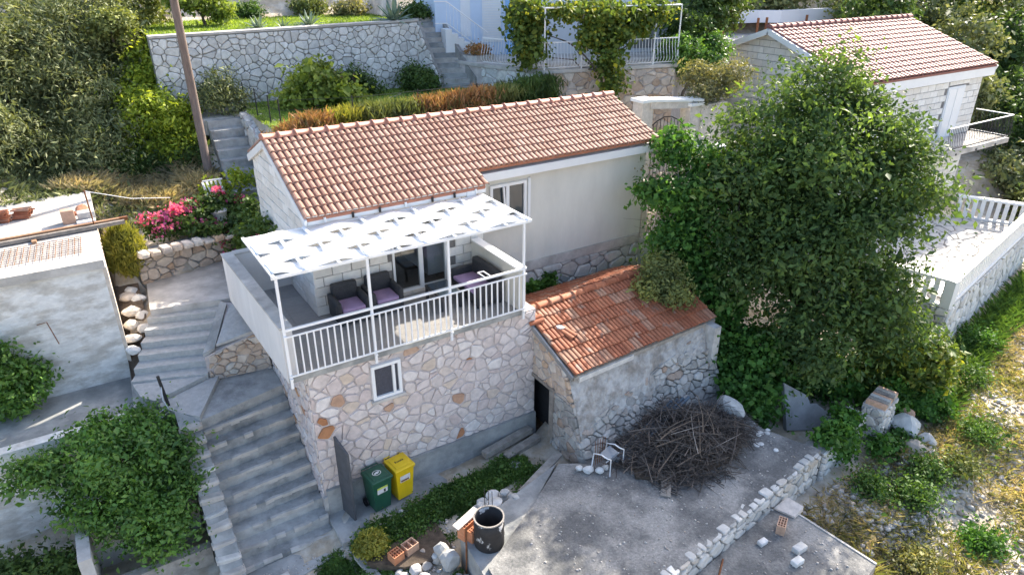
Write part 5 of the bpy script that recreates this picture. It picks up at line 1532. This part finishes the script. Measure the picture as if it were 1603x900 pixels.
# low bright spray at its right foot
e = tree('leafy_shrub', 'sunlit yellow green shrub in front of the terrace wall', 'shrub', (16.6,-4.6,-4.1), B((16.2,-4.5,-2.6,.9,.6,.6),(17.0,-4.2,-2.6,.7,.5,.4),(16.6,-4.4,-3.3,.9,.6,.6),(16.4,-3.4,-3.0,1.0,.8,.7),(17.6,-3.0,-3.2,.8,.7,.5),(15.2,-3.4,-3.2,.8,.7,.5)), 9500, .16, L_VINE, 202, .05)
# --- vines and ivy
tree('climbing_vine', 'tangled light green vine climbing at the corner of the cream wall', 'vine', (12.2,1.0,-2.2),
     B((12.5,2.2,2.5,.6,.5,.6),(12.1,1.2,1.2,.6,.6,.8),(13.0,1.4,2.0,.5,.5,.7),(11.4,.9,.2,.6,.6,.6),(11.3,1.6,1.5,.55,.5,.4),(12.3,.6,0,.8,.8,1.0),(11.9,.9,-1,.9,.8,1.0)), 13500, .15, L_IVY, 203, .06, BARK_PALE, limbs=7, clump=14, spread=.22)
o = tree('dead_creeper', 'leafless pale creeper twigs in front of the cream wall', 'creeper', (11.6,1.6,-1.2), B((11.2,2.3,1.6,.6,.4,.6)), 60, .1, L_DRY, 204, .03, BARK_PALE)
rp = random.Random(41); m = MB()
for i in range(70):
    p = Vector((11.7,1.5,.2)) + Vector((rp.uniform(-.3,.8),rp.uniform(-.3,.6),rp.uniform(-.5,1.6)))
    d_ = Vector((rp.gauss(-.5,.6),rp.gauss(.2,.5),rp.gauss(.3,.6))).normalized()*rp.uniform(.4,1.0)
    m.tube([p, p + d_*.5 + Vector((0,0,rp.uniform(-.1,.12))), p + d_], [.01,.007,.003], 3, False)
tag(m.build('twigs', BARK_PALE, o), None, None, kind='stuff')
e = T('ivy_mass', 'thick bright green ivy spilling down between shed and big tree', 'ivy', (11.6,-1.5,-3))
leaf_cloud('leaves', B((11.7,-.9,-2.4,.75,.9,.9),(12.0,-.2,-1.6,.9,.8,1.1),(11.5,-2.2,-3.05,.8,.8,.5),(11.2,-2.9,-3.25,.45,.5,.3),(12.7,-1.8,-2.6,.9,.8,.7),(13.9,-2.5,-3.3,1.0,.7,.6),(14.6,-3.2,-3.5,.8,.6,.5),(11.6,.6,-1.2,.7,.8,.8)), 26000, .12, L_IVY, 205, e, spread=.2, clump=45, shape=.85, up=.5, flatten=.6)  # blob behind the tilted slab is added to darken bare lit ground
e = T('shed_creeper', 'grey green creeper clump hanging over the shed roof corner', 'creeper', (9.9,.2,-1))
leaf_cloud('leaves', B((9.8,-.1,-.45,.55,.45,.3),(10.2,-.5,-.55,.5,.45,.35),(10.4,.3,-.2,.6,.5,.45)), 5200, .11, L_HEDGE, 206, e, spread=.12, shape=.4)
e = T('ivy_on_wall', 'ivy cushion growing over the low white stone wall', 'ivy', (12.1,-4.7,-3.3))
leaf_cloud('leaves', B((11.9,-4.75,-3.25,.6,.35,.25),(12.7,-4.5,-3.2,.45,.3,.18),(12.2,-4.95,-3.55,.4,.12,.4)), 4500, .1, L_IVY, 207, e, spread=.1, shape=.85)
e = T('ivy_below_stub', 'dark ivy around the foot of the brick topped stub', 'ivy', (13.6,-5.1,-4))
leaf_cloud('leaves', B((13.5,-5.3,-3.95,.5,.3,.35),(14.2,-5.3,-4.0,.5,.3,.25),(15.0,-4.3,-3.5,.8,.5,.5),(16.2,-4.9,-3.9,.8,.5,.5)), 6500, .11, L_IVY, 208, e, spread=.1, shape=.8)
for i, (x, z, h) in enumerate(((6.75,-1.55,.55),(7.3,-1.5,.75),(7.85,-1.45,.5),(8.4,-1.4,.55))):
    o = leaf_cloud('wall_ivy', B((x,2.85,z+h*.4,.28,.1,h*.6)), 700, .1, L_IVY, 210+i, None, spread=.07, shape=.8)
    tag(o, ['leftmost ivy tuft on the foundation stones, by the balcony post', 'second ivy tuft from the balcony post on the foundation stones', 'third ivy tuft on the foundation stones', 'rightmost ivy tuft on the foundation stones'][i], 'ivy', 'ivy tufts on the foundation')

# --- left side trees
tree('feathery_tree', 'large grey green feathery tree filling the upper left corner', 'tree', (-3,14.6,1.6),
     B((-2.7,17.2,5.2,1.6,1.3,1.4),(-.9,17.5,5.6,1.4,1.2,1.2),(-3.8,15.4,3.2,1.5,1.4,1.4),(-2.0,15.0,3.3,1.4,1.3,1.4),(-3.5,13.3,1.9,1.2,1.0,1.0),(-2.2,13.2,1.9,1.0,.9,.9),(-5,15,4.5,1.6,1.5,1.8),(-5,13.2,2.6,1.3,1.2,1.2),(-3.0,16,4.6,1.6,1.4,1.4),(-.6,16.4,4.2,1.1,1.0,1.1),(-1.4,13.9,2.4,.9,.8,.9)), 90000, .16, L_OLIVE, 220, .16, clump=110, spread=.36, shape=.28, droop=.5, up=.3, flatten=.5)
tree('bright_bush', 'bright yellow green bush beside the utility pole', 'bush', (-.1,14,1.6), B((.1,15.4,3.4,.9,.8,.9),(.3,14.1,2.6,.9,.8,.9),(-.7,13.8,2.1,.8,.7,.8),(.3,13.1,1.9,.7,.6,.7),(-.2,14.6,3.0,.9,.8,.8),(.0,13.3,2.9,.8,.6,.8),(.4,15.0,4.3,.6,.6,.7)), 26000, .14, L_BRIGHT, 221, .06, shape=.45, clump=60, spread=.24, flatten=.5)
tree('dark_thicket_tree', 'dark tree behind the bright bush at the top left', 'tree', (.8,18.2,4), B((.5,19,6,1.4,1.2,1.3),(-.2,17.6,4.6,1.0,.9,1.1),(1.0,16.3,4.1,.7,.6,.7)), 11000, .16, L_HEDGE, 222, .1)
e = T('scrub_mass', 'shaded dark scrub under the bright bush', 'scrub', (-.3,12.9,1.1))
leaf_cloud('leaves', B((-.2,12.9,1.4,1.1,.5,.5),(.8,12.6,1.4,.5,.5,.6),(-1.3,12.9,1.4,.8,.5,.5)), 9000, .12, L_DARK, 223, e, spread=.14, shape=.4)
tree('olive_shrub', 'small grey olive shrub against the stone wall right of the pole', 'shrub', (2.1,13.4,2.7), B((2.1,13.3,3.6,.55,.4,.6),(2.4,13.1,3.2,.5,.4,.5),(1.7,13.2,3.3,.4,.4,.5)), 4200, .11, L_OLIVE, 224, .04, shape=.35)
tree('fig_tree', 'broad leaved pale green fig tree on the garden lawn', 'tree', (4.9,12,2.85), B((4.6,12,3.4,.7,.5,.4),(5.4,11.9,3.6,.7,.5,.5),(5.0,12.3,3.9,.6,.5,.4),(5.9,11.6,3.2,.6,.5,.35),(4.2,12.2,3.1,.5,.4,.3)), 3600, .17, L_FIG, 225, .05, BARK_PALE, shape=.75, clump=9, spread=.2)
tree('dark_flower_bush', 'dark purple green bush with a pink bloom by the stone wall', 'bush', (6.9,13.4,2.8), B((6.9,13.4,3.3,.6,.4,.5),(7.3,13.4,3.1,.5,.4,.4)), 3200, .1, L_DARK, 226, .04)
o = leaf_cloud('pink_bloom', B((6.35,13.2,3.5,.2,.12,.13)), 160, .09, L_PINK, 227); tag(o, 'single pink bloom cluster before the stone wall', 'flower')
tree('dark_round_bush', 'round dark green bush at the foot of the central stair', 'bush', (9.4,13.3,2.8), B((9.3,13.3,3.3,.65,.5,.5),(9.7,13.0,3.1,.5,.4,.4)), 4200, .1, L_DARK, 228, .04)
# hedge: separate shrubs behind the roof ridge
HL = [(3.2,'brown',.45,'leftmost brown shrub at the wall end behind the roof ridge'),(3.8,'brown',.8,'second shrub behind the ridge, brown'),(4.8,'mix',.85,'third shrub behind the ridge, yellow green'),(5.7,'green',.95,'fourth shrub behind the ridge, tall and green'),(6.7,'green',.9,'fifth shrub behind the ridge, green beside a brown one'),(7.7,'brown',.95,'sixth shrub behind the ridge, reddish brown'),(8.6,'brown',1.0,'seventh shrub behind the ridge, reddish brown and tall'),(9.6,'brown',1.1,'eighth shrub behind the ridge, brown next to green'),(10.5,'green',1.1,'ninth shrub behind the ridge, olive green'),(11.4,'dark',1.25,'tenth shrub behind the ridge, dark green'),(12.2,'dark',1.3,'last dark green shrub of the row before the terrace wall')]
for i, (x, k, h, l) in enumerate(HL):
    g = np.random.default_rng(300 + i)
    e = T('hedge_shrub', l, 'shrub', (x,8.75,2.6), 0, 'shrubs in a row behind the roof ridge')
    n = 2600
    P = np.stack([x + g.normal(size=n)*.28, 8.7 + g.normal(size=n)*.2, 2.55 + h*g.random(n)*.8], 1)
    blades('foliage', P, .3, .035, {'brown': L_BROWN, 'green': L_HEDGE, 'mix': L_BROOM, 'dark': L_DARK}[k], 300+i, .28, e)
    if k == 'brown':
        n = 500; P = np.stack([x + g.normal(size=n)*.3, 8.65 + g.normal(size=n)*.2, 2.55 + h*g.random(n)*.6], 1)
        blades('green_shoots', P, .28, .035, L_HEDGE, 330+i, .28, e)
# agaves
def agave(label, loc, R_, seed, n=22):
    rg = random.Random(seed)
    e = T('agave', label, 'agave', loc, 0, 'agaves on the upper wall')
    for i in range(n):
        a = i * 2.4; el = .25 + 1.1 * (i / n) + rg.uniform(-.1,.1)
        L = R_ * rg.uniform(.85, 1.1); w = R_ * .085
        d_ = Vector((math.cos(a)*math.cos(el), math.sin(a)*math.cos(el), math.sin(el))); s = Vector((-math.sin(a), math.cos(a), 0)); u2 = s.cross(d_)
        V = []
        for t, k in ((0,.7),(.35,1),(.7,.7),(1,.03)):
            c = d_*(L*t) - Z*(L*.35*t*t*math.cos(el))
            V += [c + s*w*k + u2*w*.35*k, c - u2*w*.12, c - s*w*k + u2*w*.35*k]
        F = []
        for j in range(3): F += [(j*3, j*3+1, j*3+4, j*3+3), (j*3+1, j*3+2, j*3+5, j*3+4)]
        mk('leaf', V, F, L_AGAVE, e, False)
    return e
agave('leftmost agave on the upper wall, above the pole side', (4.0,14.75,5.22), .62, 401)
agave('small agave between two larger ones on the upper wall', (4.85,14.7,5.22), .5, 402, 16)
agave('third agave from the left on the upper wall', (5.8,14.7,5.22), .7, 403)
agave('largest blue green agave at the head of the central stair', (9.1,14.45,5.25), 1.05, 404, 30)
# lawn and upper vegetation
o = blades('garden_grass', scatter([(2.65,8.9),(12.2,9),(11.4,12.2),(10.4,13.9),(2.65,13.9)], 22000, 410, lambda x, y: 2.85), .09, .035, L_GRASS, 411, .6); tag(o, 'short green lawn behind the house', 'grass', kind='stuff')
o = blades('upper_grass', scatter([(.5,14.5),(10.0,14.5),(10.0,20.9),(.5,20.9)], 26000, 412, lambda x, y: 5.2), .12, .045, L_GRASS, 413, .6); tag(o, 'sunny green lawn on the upper terrace', 'grass', kind='stuff')
tree('upper_fig', 'leafy small tree on the upper lawn right of the pole', 'tree', (2.7,17.2,5.2), B((2.4,17.2,6.1,.7,.6,.4),(3.2,17,5.8,.5,.5,.4),(2.0,17.4,6.4,.7,.6,.4)), 3800, .16, L_FIG, 414, .06)
for i, (x, y, r, mt, l) in enumerate(((7.4,19.8,.7,L_HEDGE,'rounded shrub on the upper lawn left of the big agave'),(4.9,19.9,.5,L_WEED,'small green shrub behind the agaves'),(8.9,18.6,.6,L_PALE,'pale flowering shrub on the upper lawn'),(10.4,15.3,.5,L_DARK,'dark shrub at the head of the central stair'),(-.6,15.6,.7,L_HEDGE,'shrub at the left end of the upper lawn'))):
    tree('lawn_shrub', l, 'shrub', (x,y,5.15), B((x,y,5.15+r*.6,r,r*.8,r*.6)), 2600, .12, mt, 420+i, .03)
# vine on the blue house
tree('grape_vine', 'grape vine hanging over the railing and frame of the blue house', 'vine', (14.6,8.1,2.9),
     B((12.4,10.0,5.3,.5,.5,.9),(12.2,9.6,4.5,.45,.4,.5),(12.9,11,5.6,.6,.6,.6),(14.9,8.8,5.7,1.0,.6,.35),(15.1,8.5,4.9,.6,.4,.6),(14.6,8.0,4.0,.4,.25,.5),(17.0,8.6,5.7,.8,.5,.4),(13.6,9.3,5.8,.7,.5,.2),(14.2,8.6,5.0,.35,.3,.5),(16.2,8.4,5.4,.5,.4,.5),(14.6,7.8,3.3,.3,.2,.35)), 15000, .14, L_VINE, 430, .05, limbs=8, shape=.85, clump=14, spread=.2)
# trees between the houses
tree('pale_tree', 'small pale grey leaved tree in front of the white gable', 'tree', (17.3,4.9,.3), B((17.3,5.3,3.5,.9,.7,.5),(18.3,5.4,3.7,.7,.6,.5),(17.2,6.0,3.7,.7,.6,.5),(16.6,5.2,3.1,.5,.5,.4)), 6000, .12, L_PALE, 431, .07, BARK_PALE, shape=.35)
rp = random.Random(43); e = T('bare_sapling', 'leafless grey sapling before the white gable wall', 'tree', (19.0,3.6,.8)); 
for i in range(9):
    a = Vector((19.0,3.6,.8+.15*i)); b = a + Vector((rp.uniform(-.7,.7),rp.uniform(-.3,.3),rp.uniform(1.2,2.4)))
    MB().tube(limb_pts(a, b, rp, 4, .12), [.03,.025,.018,.012,.006], 5).build('branch', BARK_PALE, e)
tree('evergreen_tree', 'dark evergreen tree between the vine terrace and the red roof', 'tree', (20.8,9.8,2.5), B((21.2,10.3,5.2,1.4,1.2,1.2),(23.0,10.8,5.6,1.3,1.2,1.1),(19.6,9.2,4.6,1.0,.9,1.0),(22.3,10.8,6.6,1.5,1.2,1.0)), 17000, .17, L_DARK, 432, .12)
tree('round_green_bush', 'fresh green round bush right of the vine terrace railing', 'bush', (18.4,8.0,2.4), B((18.5,8.3,4.1,.8,.7,.7),(19.4,8.0,3.7,.7,.6,.6),(20.2,8.2,4.3,.7,.6,.5)), 9000, .13, L_LEMON, 433, .06)
# trees right and far
FR = [(37,12,4.5,2.6),(40,14.5,5,3),(44,13,4.6,3),(48,13.5,5,3.4),(52,12,5,3.5),(41,9,2.6,2.4),(45,8.5,2.6,2.4),(49,9,3.4,2.6),(37.5,6.5,.6,1.9),(41,6,.2,2),(44.5,5.5,.4,2.2),(38,3,-2.2,1.8),(41,3.4,-1.6,1.9),(36,1,-3.4,1.4),(35,17,6,2.4),(43,18,7,3.4),(50,18,8,4),(36,-1,-3.6,1.2)]
FL = ['directly behind the red roof', 'above the middle of the red roof', 'behind the red roof ridge end', 'at the top edge near the right corner', 'in the top right corner', 'right of the red roof verge', 'beyond the verge, nearer the right edge', 'at the right edge below the corner tree', 'just right of the white house wall', 'beyond the upper balcony', 'at the right edge level with the balcony', 'below the upper balcony', 'below the balcony at the right edge', 'behind the far balustrade of the terrace', 'behind the white far building', 'high above the red roof', 'highest in the top right corner', 'low beyond the terrace corner']
for i, (x, y, z, r) in enumerate(FR):
    rg = random.Random(500 + i)
    bl = [(x + rg.uniform(-.6,.6)*r, y + rg.uniform(-.4,.4)*r, z + rg.uniform(-.5,.3)*r, r*rg.uniform(.55,.8), r*rg.uniform(.5,.7), r*rg.uniform(.5,.7)) for _ in range(5)]
    tree('hillside_tree', ['dark green', 'olive green', 'mid green'][i % 3] + ' hillside tree ' + FL[i], 'tree', (x,y,gz(x,y)), B(*bl), int(1500*r+1500), .26, [L_TREE, L_HEDGE, L_OLIVE][i % 3], 500+i, .12, group='trees on the far hillside', limbs=3, spread=.28, shape=.5)
# --- bougainvillea, broom bush, dry grass
e = T('bougainvillea', 'bougainvillea with bright pink blossoms above the dry stone wall', 'bougainvillea', (.3,8.6,.4))
leaf_cloud('leaves', B((-.9,8.4,.75,.6,.4,.3),(-.1,8.6,.9,.6,.5,.4),(.8,8.8,.9,.6,.5,.5),(1.1,8.1,.5,.45,.35,.5),(1.0,7.7,.1,.35,.25,.45),(.2,8.0,.55,.5,.3,.3)), 8500, .1, L_DARK, 440, e, spread=.12, shape=.7)
leaf_cloud('new_shoots', B((.9,9.7,1.2,.5,.3,.25),(1.5,9.6,1.5,.35,.3,.3)), 700, .12, L_BRIGHT, 441, e, spread=.12, shape=.7)['kind'] = 'stuff'
leaf_cloud('blossoms', B((-1.3,8.4,1.05,.35,.25,.12),(-.9,8.1,.85,.3,.2,.12),(-.3,8.5,1.25,.45,.25,.12),(.1,8.2,.7,.35,.25,.2),(.35,7.9,.35,.25,.2,.25),(.75,8.9,1.4,.2,.2,.12),(-.6,8.3,1.15,.4,.2,.12),(1.15,8.9,1.0,.25,.2,.15)), 1300, .08, L_PINK, 442, e, clump=13, spread=.075, shape=.9)
leaf_cloud('blossoms', B((1.15,7.5,.2,.3,.2,.2),(.55,7.6,-.05,.2,.15,.1)), 180, .085, L_PINK, 443, e, clump=18, spread=.05, shape=.9)
e = T('wall_creeper', 'dark creeper with a few blossoms on the white gable wall', 'creeper', (1.2,6.6,-.3))
leaf_cloud('leaves', B((1.15,5.6,1.1,.15,.5,.4),(1.0,6.2,.6,.3,.5,.5),(1.05,6.9,.5,.35,.5,.6),(1.2,7.0,1.3,.12,.3,.35)), 4200, .1, L_DARK, 444, e, spread=.1, shape=.7)
leaf_cloud('blossoms', B((1.0,5.6,.85,.15,.25,.15),(.9,6.1,.6,.15,.25,.15)), 140, .08, L_PINK, 445, e, clump=14, spread=.05, shape=.9)
for i, (x, y, l) in enumerate(((.85,8.6,'white plastic chair back poking out of the bougainvillea'),)):
    c_ = T('garden_chair', l, 'chair', (x,9.5,1.0))
    for k in range(5): MB().beam((x-.35+.12*k,9.4,1.15),(x-.42+.12*k,9.5,1.55),.07,.02).build('slat', WHITEMETAL, c_)
    MB().beam((x-.42,9.45,1.58),(x+.14,9.45,1.58),.04,.04).build('top_rail', WHITEMETAL, c_)
    MB().box((x-.4,9.1,1.0),(x+.15,9.4,1.05)).build('seat', WHITEMETAL, c_)
o = MB().tube([(.55,8.35,.5),(.55,8.35,.75),(.55,8.35,.98)], [.16,.2,.24], 14).build('plant_pot', PARAPET, smooth=True); tag(o, 'pale round plant pot among the bougainvillea', 'pot')
e = T('broom_bush', 'rounded yellow green broom bush between flat roof and path', 'bush', (-2.1,7.5,-.2))
g = np.random.default_rng(446); n = 9000
d_ = g.normal(size=(n,3)); d_ /= np.linalg.norm(d_,axis=1)[:,None]
P = np.array([-2.05,7.6,.45]) + d_*np.array([.5,.5,.8])*(g.random(n)**.4)[:,None]
blades('foliage', P, .2, .03, L_BROOM, 447, .35, e)
MB().tube([(-2.05,7.5,-.4),(-2.05,7.6,.3)], .05, 6).build('stem', BARK, e)
o = blades('dry_grass', scatter([(-2.4,10.9),(1.2,9.2),(1.3,11.0),(.8,12.6),(-2.4,12.6),(-3.5,11.5)], 9000, 450, gz), .42, .02, L_DRY, 451, .55); tag(o, 'dry straw coloured grass on the bank', 'grass', kind='stuff')
o = blades('bank_weeds', scatter([(-6.5,10.9),(1.2,8.8),(1.3,11.0),(.8,13.2),(-6.5,13.2)], 5000, 452, gz), .35, .03, L_OLIVE, 453, .6); tag(o, 'grey green weeds on the bank below the trees', 'weeds', kind='stuff')
# --- bottom left
tree('lemon_tree', 'glossy lemon tree spreading over the planter at the bottom left', 'tree', (-3.2,1.7,-3.9),
     B((-3.3,1.8,-1.9,.8,.7,.5),(-4.2,2.2,-1.9,.65,.5,.4),(-2.5,1.7,-1.9,.6,.6,.45),(-2.6,1.0,-2.5,.6,.5,.45),(-3.9,1.5,-2.5,.65,.5,.4),(-4.9,2.4,-1.95,.5,.4,.3),(-2.7,2.4,-1.6,.6,.45,.35),(-3.2,.8,-2.7,.65,.5,.45),(-2.2,1.2,-2.2,.4,.4,.4),(-2.8,.4,-3.0,.5,.4,.35),(-3.6,2.6,-1.6,.6,.4,.3)),
     22000, .1, L_LEMON, 460, .07, limbs=10, shape=.5, spread=.17, clump=45, flatten=.5, shell=.65)
tree('wall_bush', 'green bush against the flaking wall at the left edge', 'bush', (-5.0,4.7,-1.8), B((-4.8,4.75,-.9,.45,.35,.5),(-5.1,4.6,-1.2,.5,.35,.45),(-5.2,4.7,-.4,.45,.35,.5)), 6500, .11, L_LEMON, 461, .04)
e = T('corner_weeds', 'dark leafy weeds in the bottom left corner', 'weeds', (-5,1,-3.9))
leaf_cloud('leaves', B((-4.9,1.2,-3.6,.6,.4,.35),(-5.6,1.6,-3.6,.5,.4,.35),(-3.7,2.2,-3.5,.4,.4,.4)), 4500, .1, L_DARK, 462, e)
# --- strip in front of the house
o = blades('front_weeds', np.concatenate([scatter([(.5,-1.0),(3.3,-.6),(5.2,-.75),(5.1,-1.35),(3.2,-1.55),(2.4,-1.5),(1.0,-2.0),(.45,-2.2)], 24000, 470, gz, 3.2, -.55), scatter([(.45,-1.2),(1.0,-1.2),(1.1,-2.0),(.75,-3.2),(.4,-3.2)], 5000, 468, gz), scatter([(.9,-.8),(5.3,-.4),(5.6,-1.7),(3.0,-2.0),(.5,-2.6)], 6000, 469, gz, 4, .2), scatter([(-.8,-1.0),(.3,-.9),(.4,-2.4),(-.8,-2.4)], 3500, 471, gz, 3, .1)]), .1, .045, L_WEED, 472, .8); tag(o, 'low green weeds growing in a strip before the house', 'weeds', kind='stuff')
o = leaf_cloud('weed_leaves', [((x, y, z+.05), (.1+.1*abs(math.sin(x*9)),.1+.08*abs(math.sin(y*11)),.05+.06*abs(math.sin(x*5+y*7)))) for x, y, z in scatter([(.5,-1.0),(3.3,-.65),(5.1,-.8),(5.0,-1.3),(3.2,-1.5),(2.4,-1.5),(1.0,-1.9),(.5,-2.1)], 110, 473, gz, 3.2, -.45)], 11000, .06, L_WEED, 474, None, spread=.08, shape=.7); tag(o, 'small leaved ground cover before the house', 'ground cover', kind='stuff')
tree('box_shrub', 'small round yellow green shrub at the end of the weeds', 'shrub', (.8,-1.5,-3.9), B((.8,-1.5,-3.62,.32,.3,.26)), 3000, .06, L_BROOM, 475, .02, spread=.06, shape=.6)
o = rocks('gravel', scatter([(.3,-.9),(3.3,-.55),(2.6,-1.4),(2.3,-2.6),(1.0,-3.2),(.4,-2.6)], 1400, 476, gz), .028, ROCKS, 477); tag(o, 'pale gravel scattered in the strip', 'gravel', kind='stuff')
o = blades('corner_grass', scatter([(1.75,-3.0),(2.2,-2.9),(2.15,-4.2),(1.6,-4.2)], 1800, 478, gz), .1, .03, L_WEED, 479, .6); tag(o, 'grass below the barrel corner', 'grass', kind='stuff')
# --- right slope
RS = [(9.7,-5.5),(11.3,-5.3),(13.3,-5.2),(16,-5.3),(19.3,-4.2),(30,-2.2),(34,-3.2),(34,-9),(12,-11),(9.6,-8)]
o = rocks('slope_rubble', np.concatenate([scatter(RS, 6000, 480, gz), scatter([(11,-5.4),(15,-5.6),(15,-7),(11,-7.2)], 1500, 481, gz)]), .05, ROCKS, 482); tag(o, 'loose pale rubble covering the slope', 'rubble', kind='stuff')
o = blades('slope_weeds', scatter(RS, 26000, 483, gz, 1.1, .08), .22, .03, L_WEEDY, 484, .7); tag(o, 'yellow green weeds on the sunny slope', 'weeds', kind='stuff')
o = blades('slope_straw', scatter(RS, 26000, 485, gz, .8, -.1), .24, .018, L_DRY, 486, .8); tag(o, 'dry straw between the rubble', 'grass', kind='stuff')
o = blades('terrace_foot_grass', scatter([(16.5,-5.4),(19.4,-4.6),(30,-2.6),(30,-1.6),(19.5,-3.5),(17,-4.2)], 9000, 487, gz), .4, .035, L_WEED, 488, .6); tag(o, 'tall grass along the foot of the terrace wall', 'grass', kind='stuff')
WS = [(11.9,-5.9,.35,'dark shrub in the rubble below the low white wall'),(12.6,-6.6,.45,'dark green shrub in the shade below the ruin'),(13.6,-6.3,.4,'low shrub in front of the boulders'),(14.6,-6.6,.4,'shrub at the edge of the tree shadow'),(16.3,-6.2,.45,'bushy weed on the sunny slope near the shadow'),(13.1,-8.1,.35,'grey green weed near the bottom edge of the slope'),(11.2,-7.6,.3,'dark weed beside the lower slab'),(24,-5.0,.6,'bush on the slope at the right edge'),(19.0,-4.6,.45,'shrub at the foot of the terrace wall corner'),(21.5,-3.6,.5,'shrub climbing the terrace wall'),(17.9,-4.3,.4,'shrub before the terrace wall corner')]
for i, (x, y, r, l) in enumerate(WS):
    z = gz(x, y)
    tree('slope_shrub', l, 'shrub', (x,y,z), B((x,y,z+r*.5,r,r*.8,r*.55),(x+r*.6,y-r*.3,z+r*.3,r*.6,r*.5,r*.4)), 1900, .085, [L_WEED, L_IVY, L_WEEDY, L_HEDGE][i % 4] if i not in (0,1,2) else L_WEED, 600+i, .02, spread=.2, limbs=1, shell=.2, clump=12)
e = T('yellow_spike', 'tall yellow flower spike beside the lower slab', 'flower', (10.0,-7.2,-4.5))
MB().tube([(10.0,-7.2,-4.6),(9.98,-7.15,-3.75)], .015, 5).build('stem', L_BROOM, e)
leaf_cloud('blossom', B((9.98,-7.15,-3.8,.06,.06,.22)), 300, .04, L_DRY, 620, e, spread=.02)
blades('leaves', np.array([(10.0,-7.2,-4.6)]*60) + np.random.default_rng(5).normal(size=(60,3))*np.array([.08,.08,.02]), .5, .05, L_WEEDY, 621, .6, e)

o = rocks('yard_debris', scatter([(3.5,-3.4),(5.6,-2.3),(10.5,-2.2),(10.8,-4.8),(5.4,-5.6),(3.0,-5.6)], 700, 630, lambda x, y: -3.2), .014, ROCKS, 631); tag(o, 'small pale debris strewn over the yard slab', 'debris', kind='stuff')
o = rocks('stair_grit', np.concatenate([scatter([(-1.5,-1.2),(.3,-1.0),(.3,-.6),(-1.5,-.7)], 120, 632, lambda x, y: -4.02), scatter([(5.5,-5.9),(9.2,-5.5),(9.4,-7.3),(5.5,-8)], 200, 633, lambda x, y: -3.75)]), .014, ROCKS, 634); tag(o, 'fine grit on slab and stair foot', 'grit', kind='stuff')
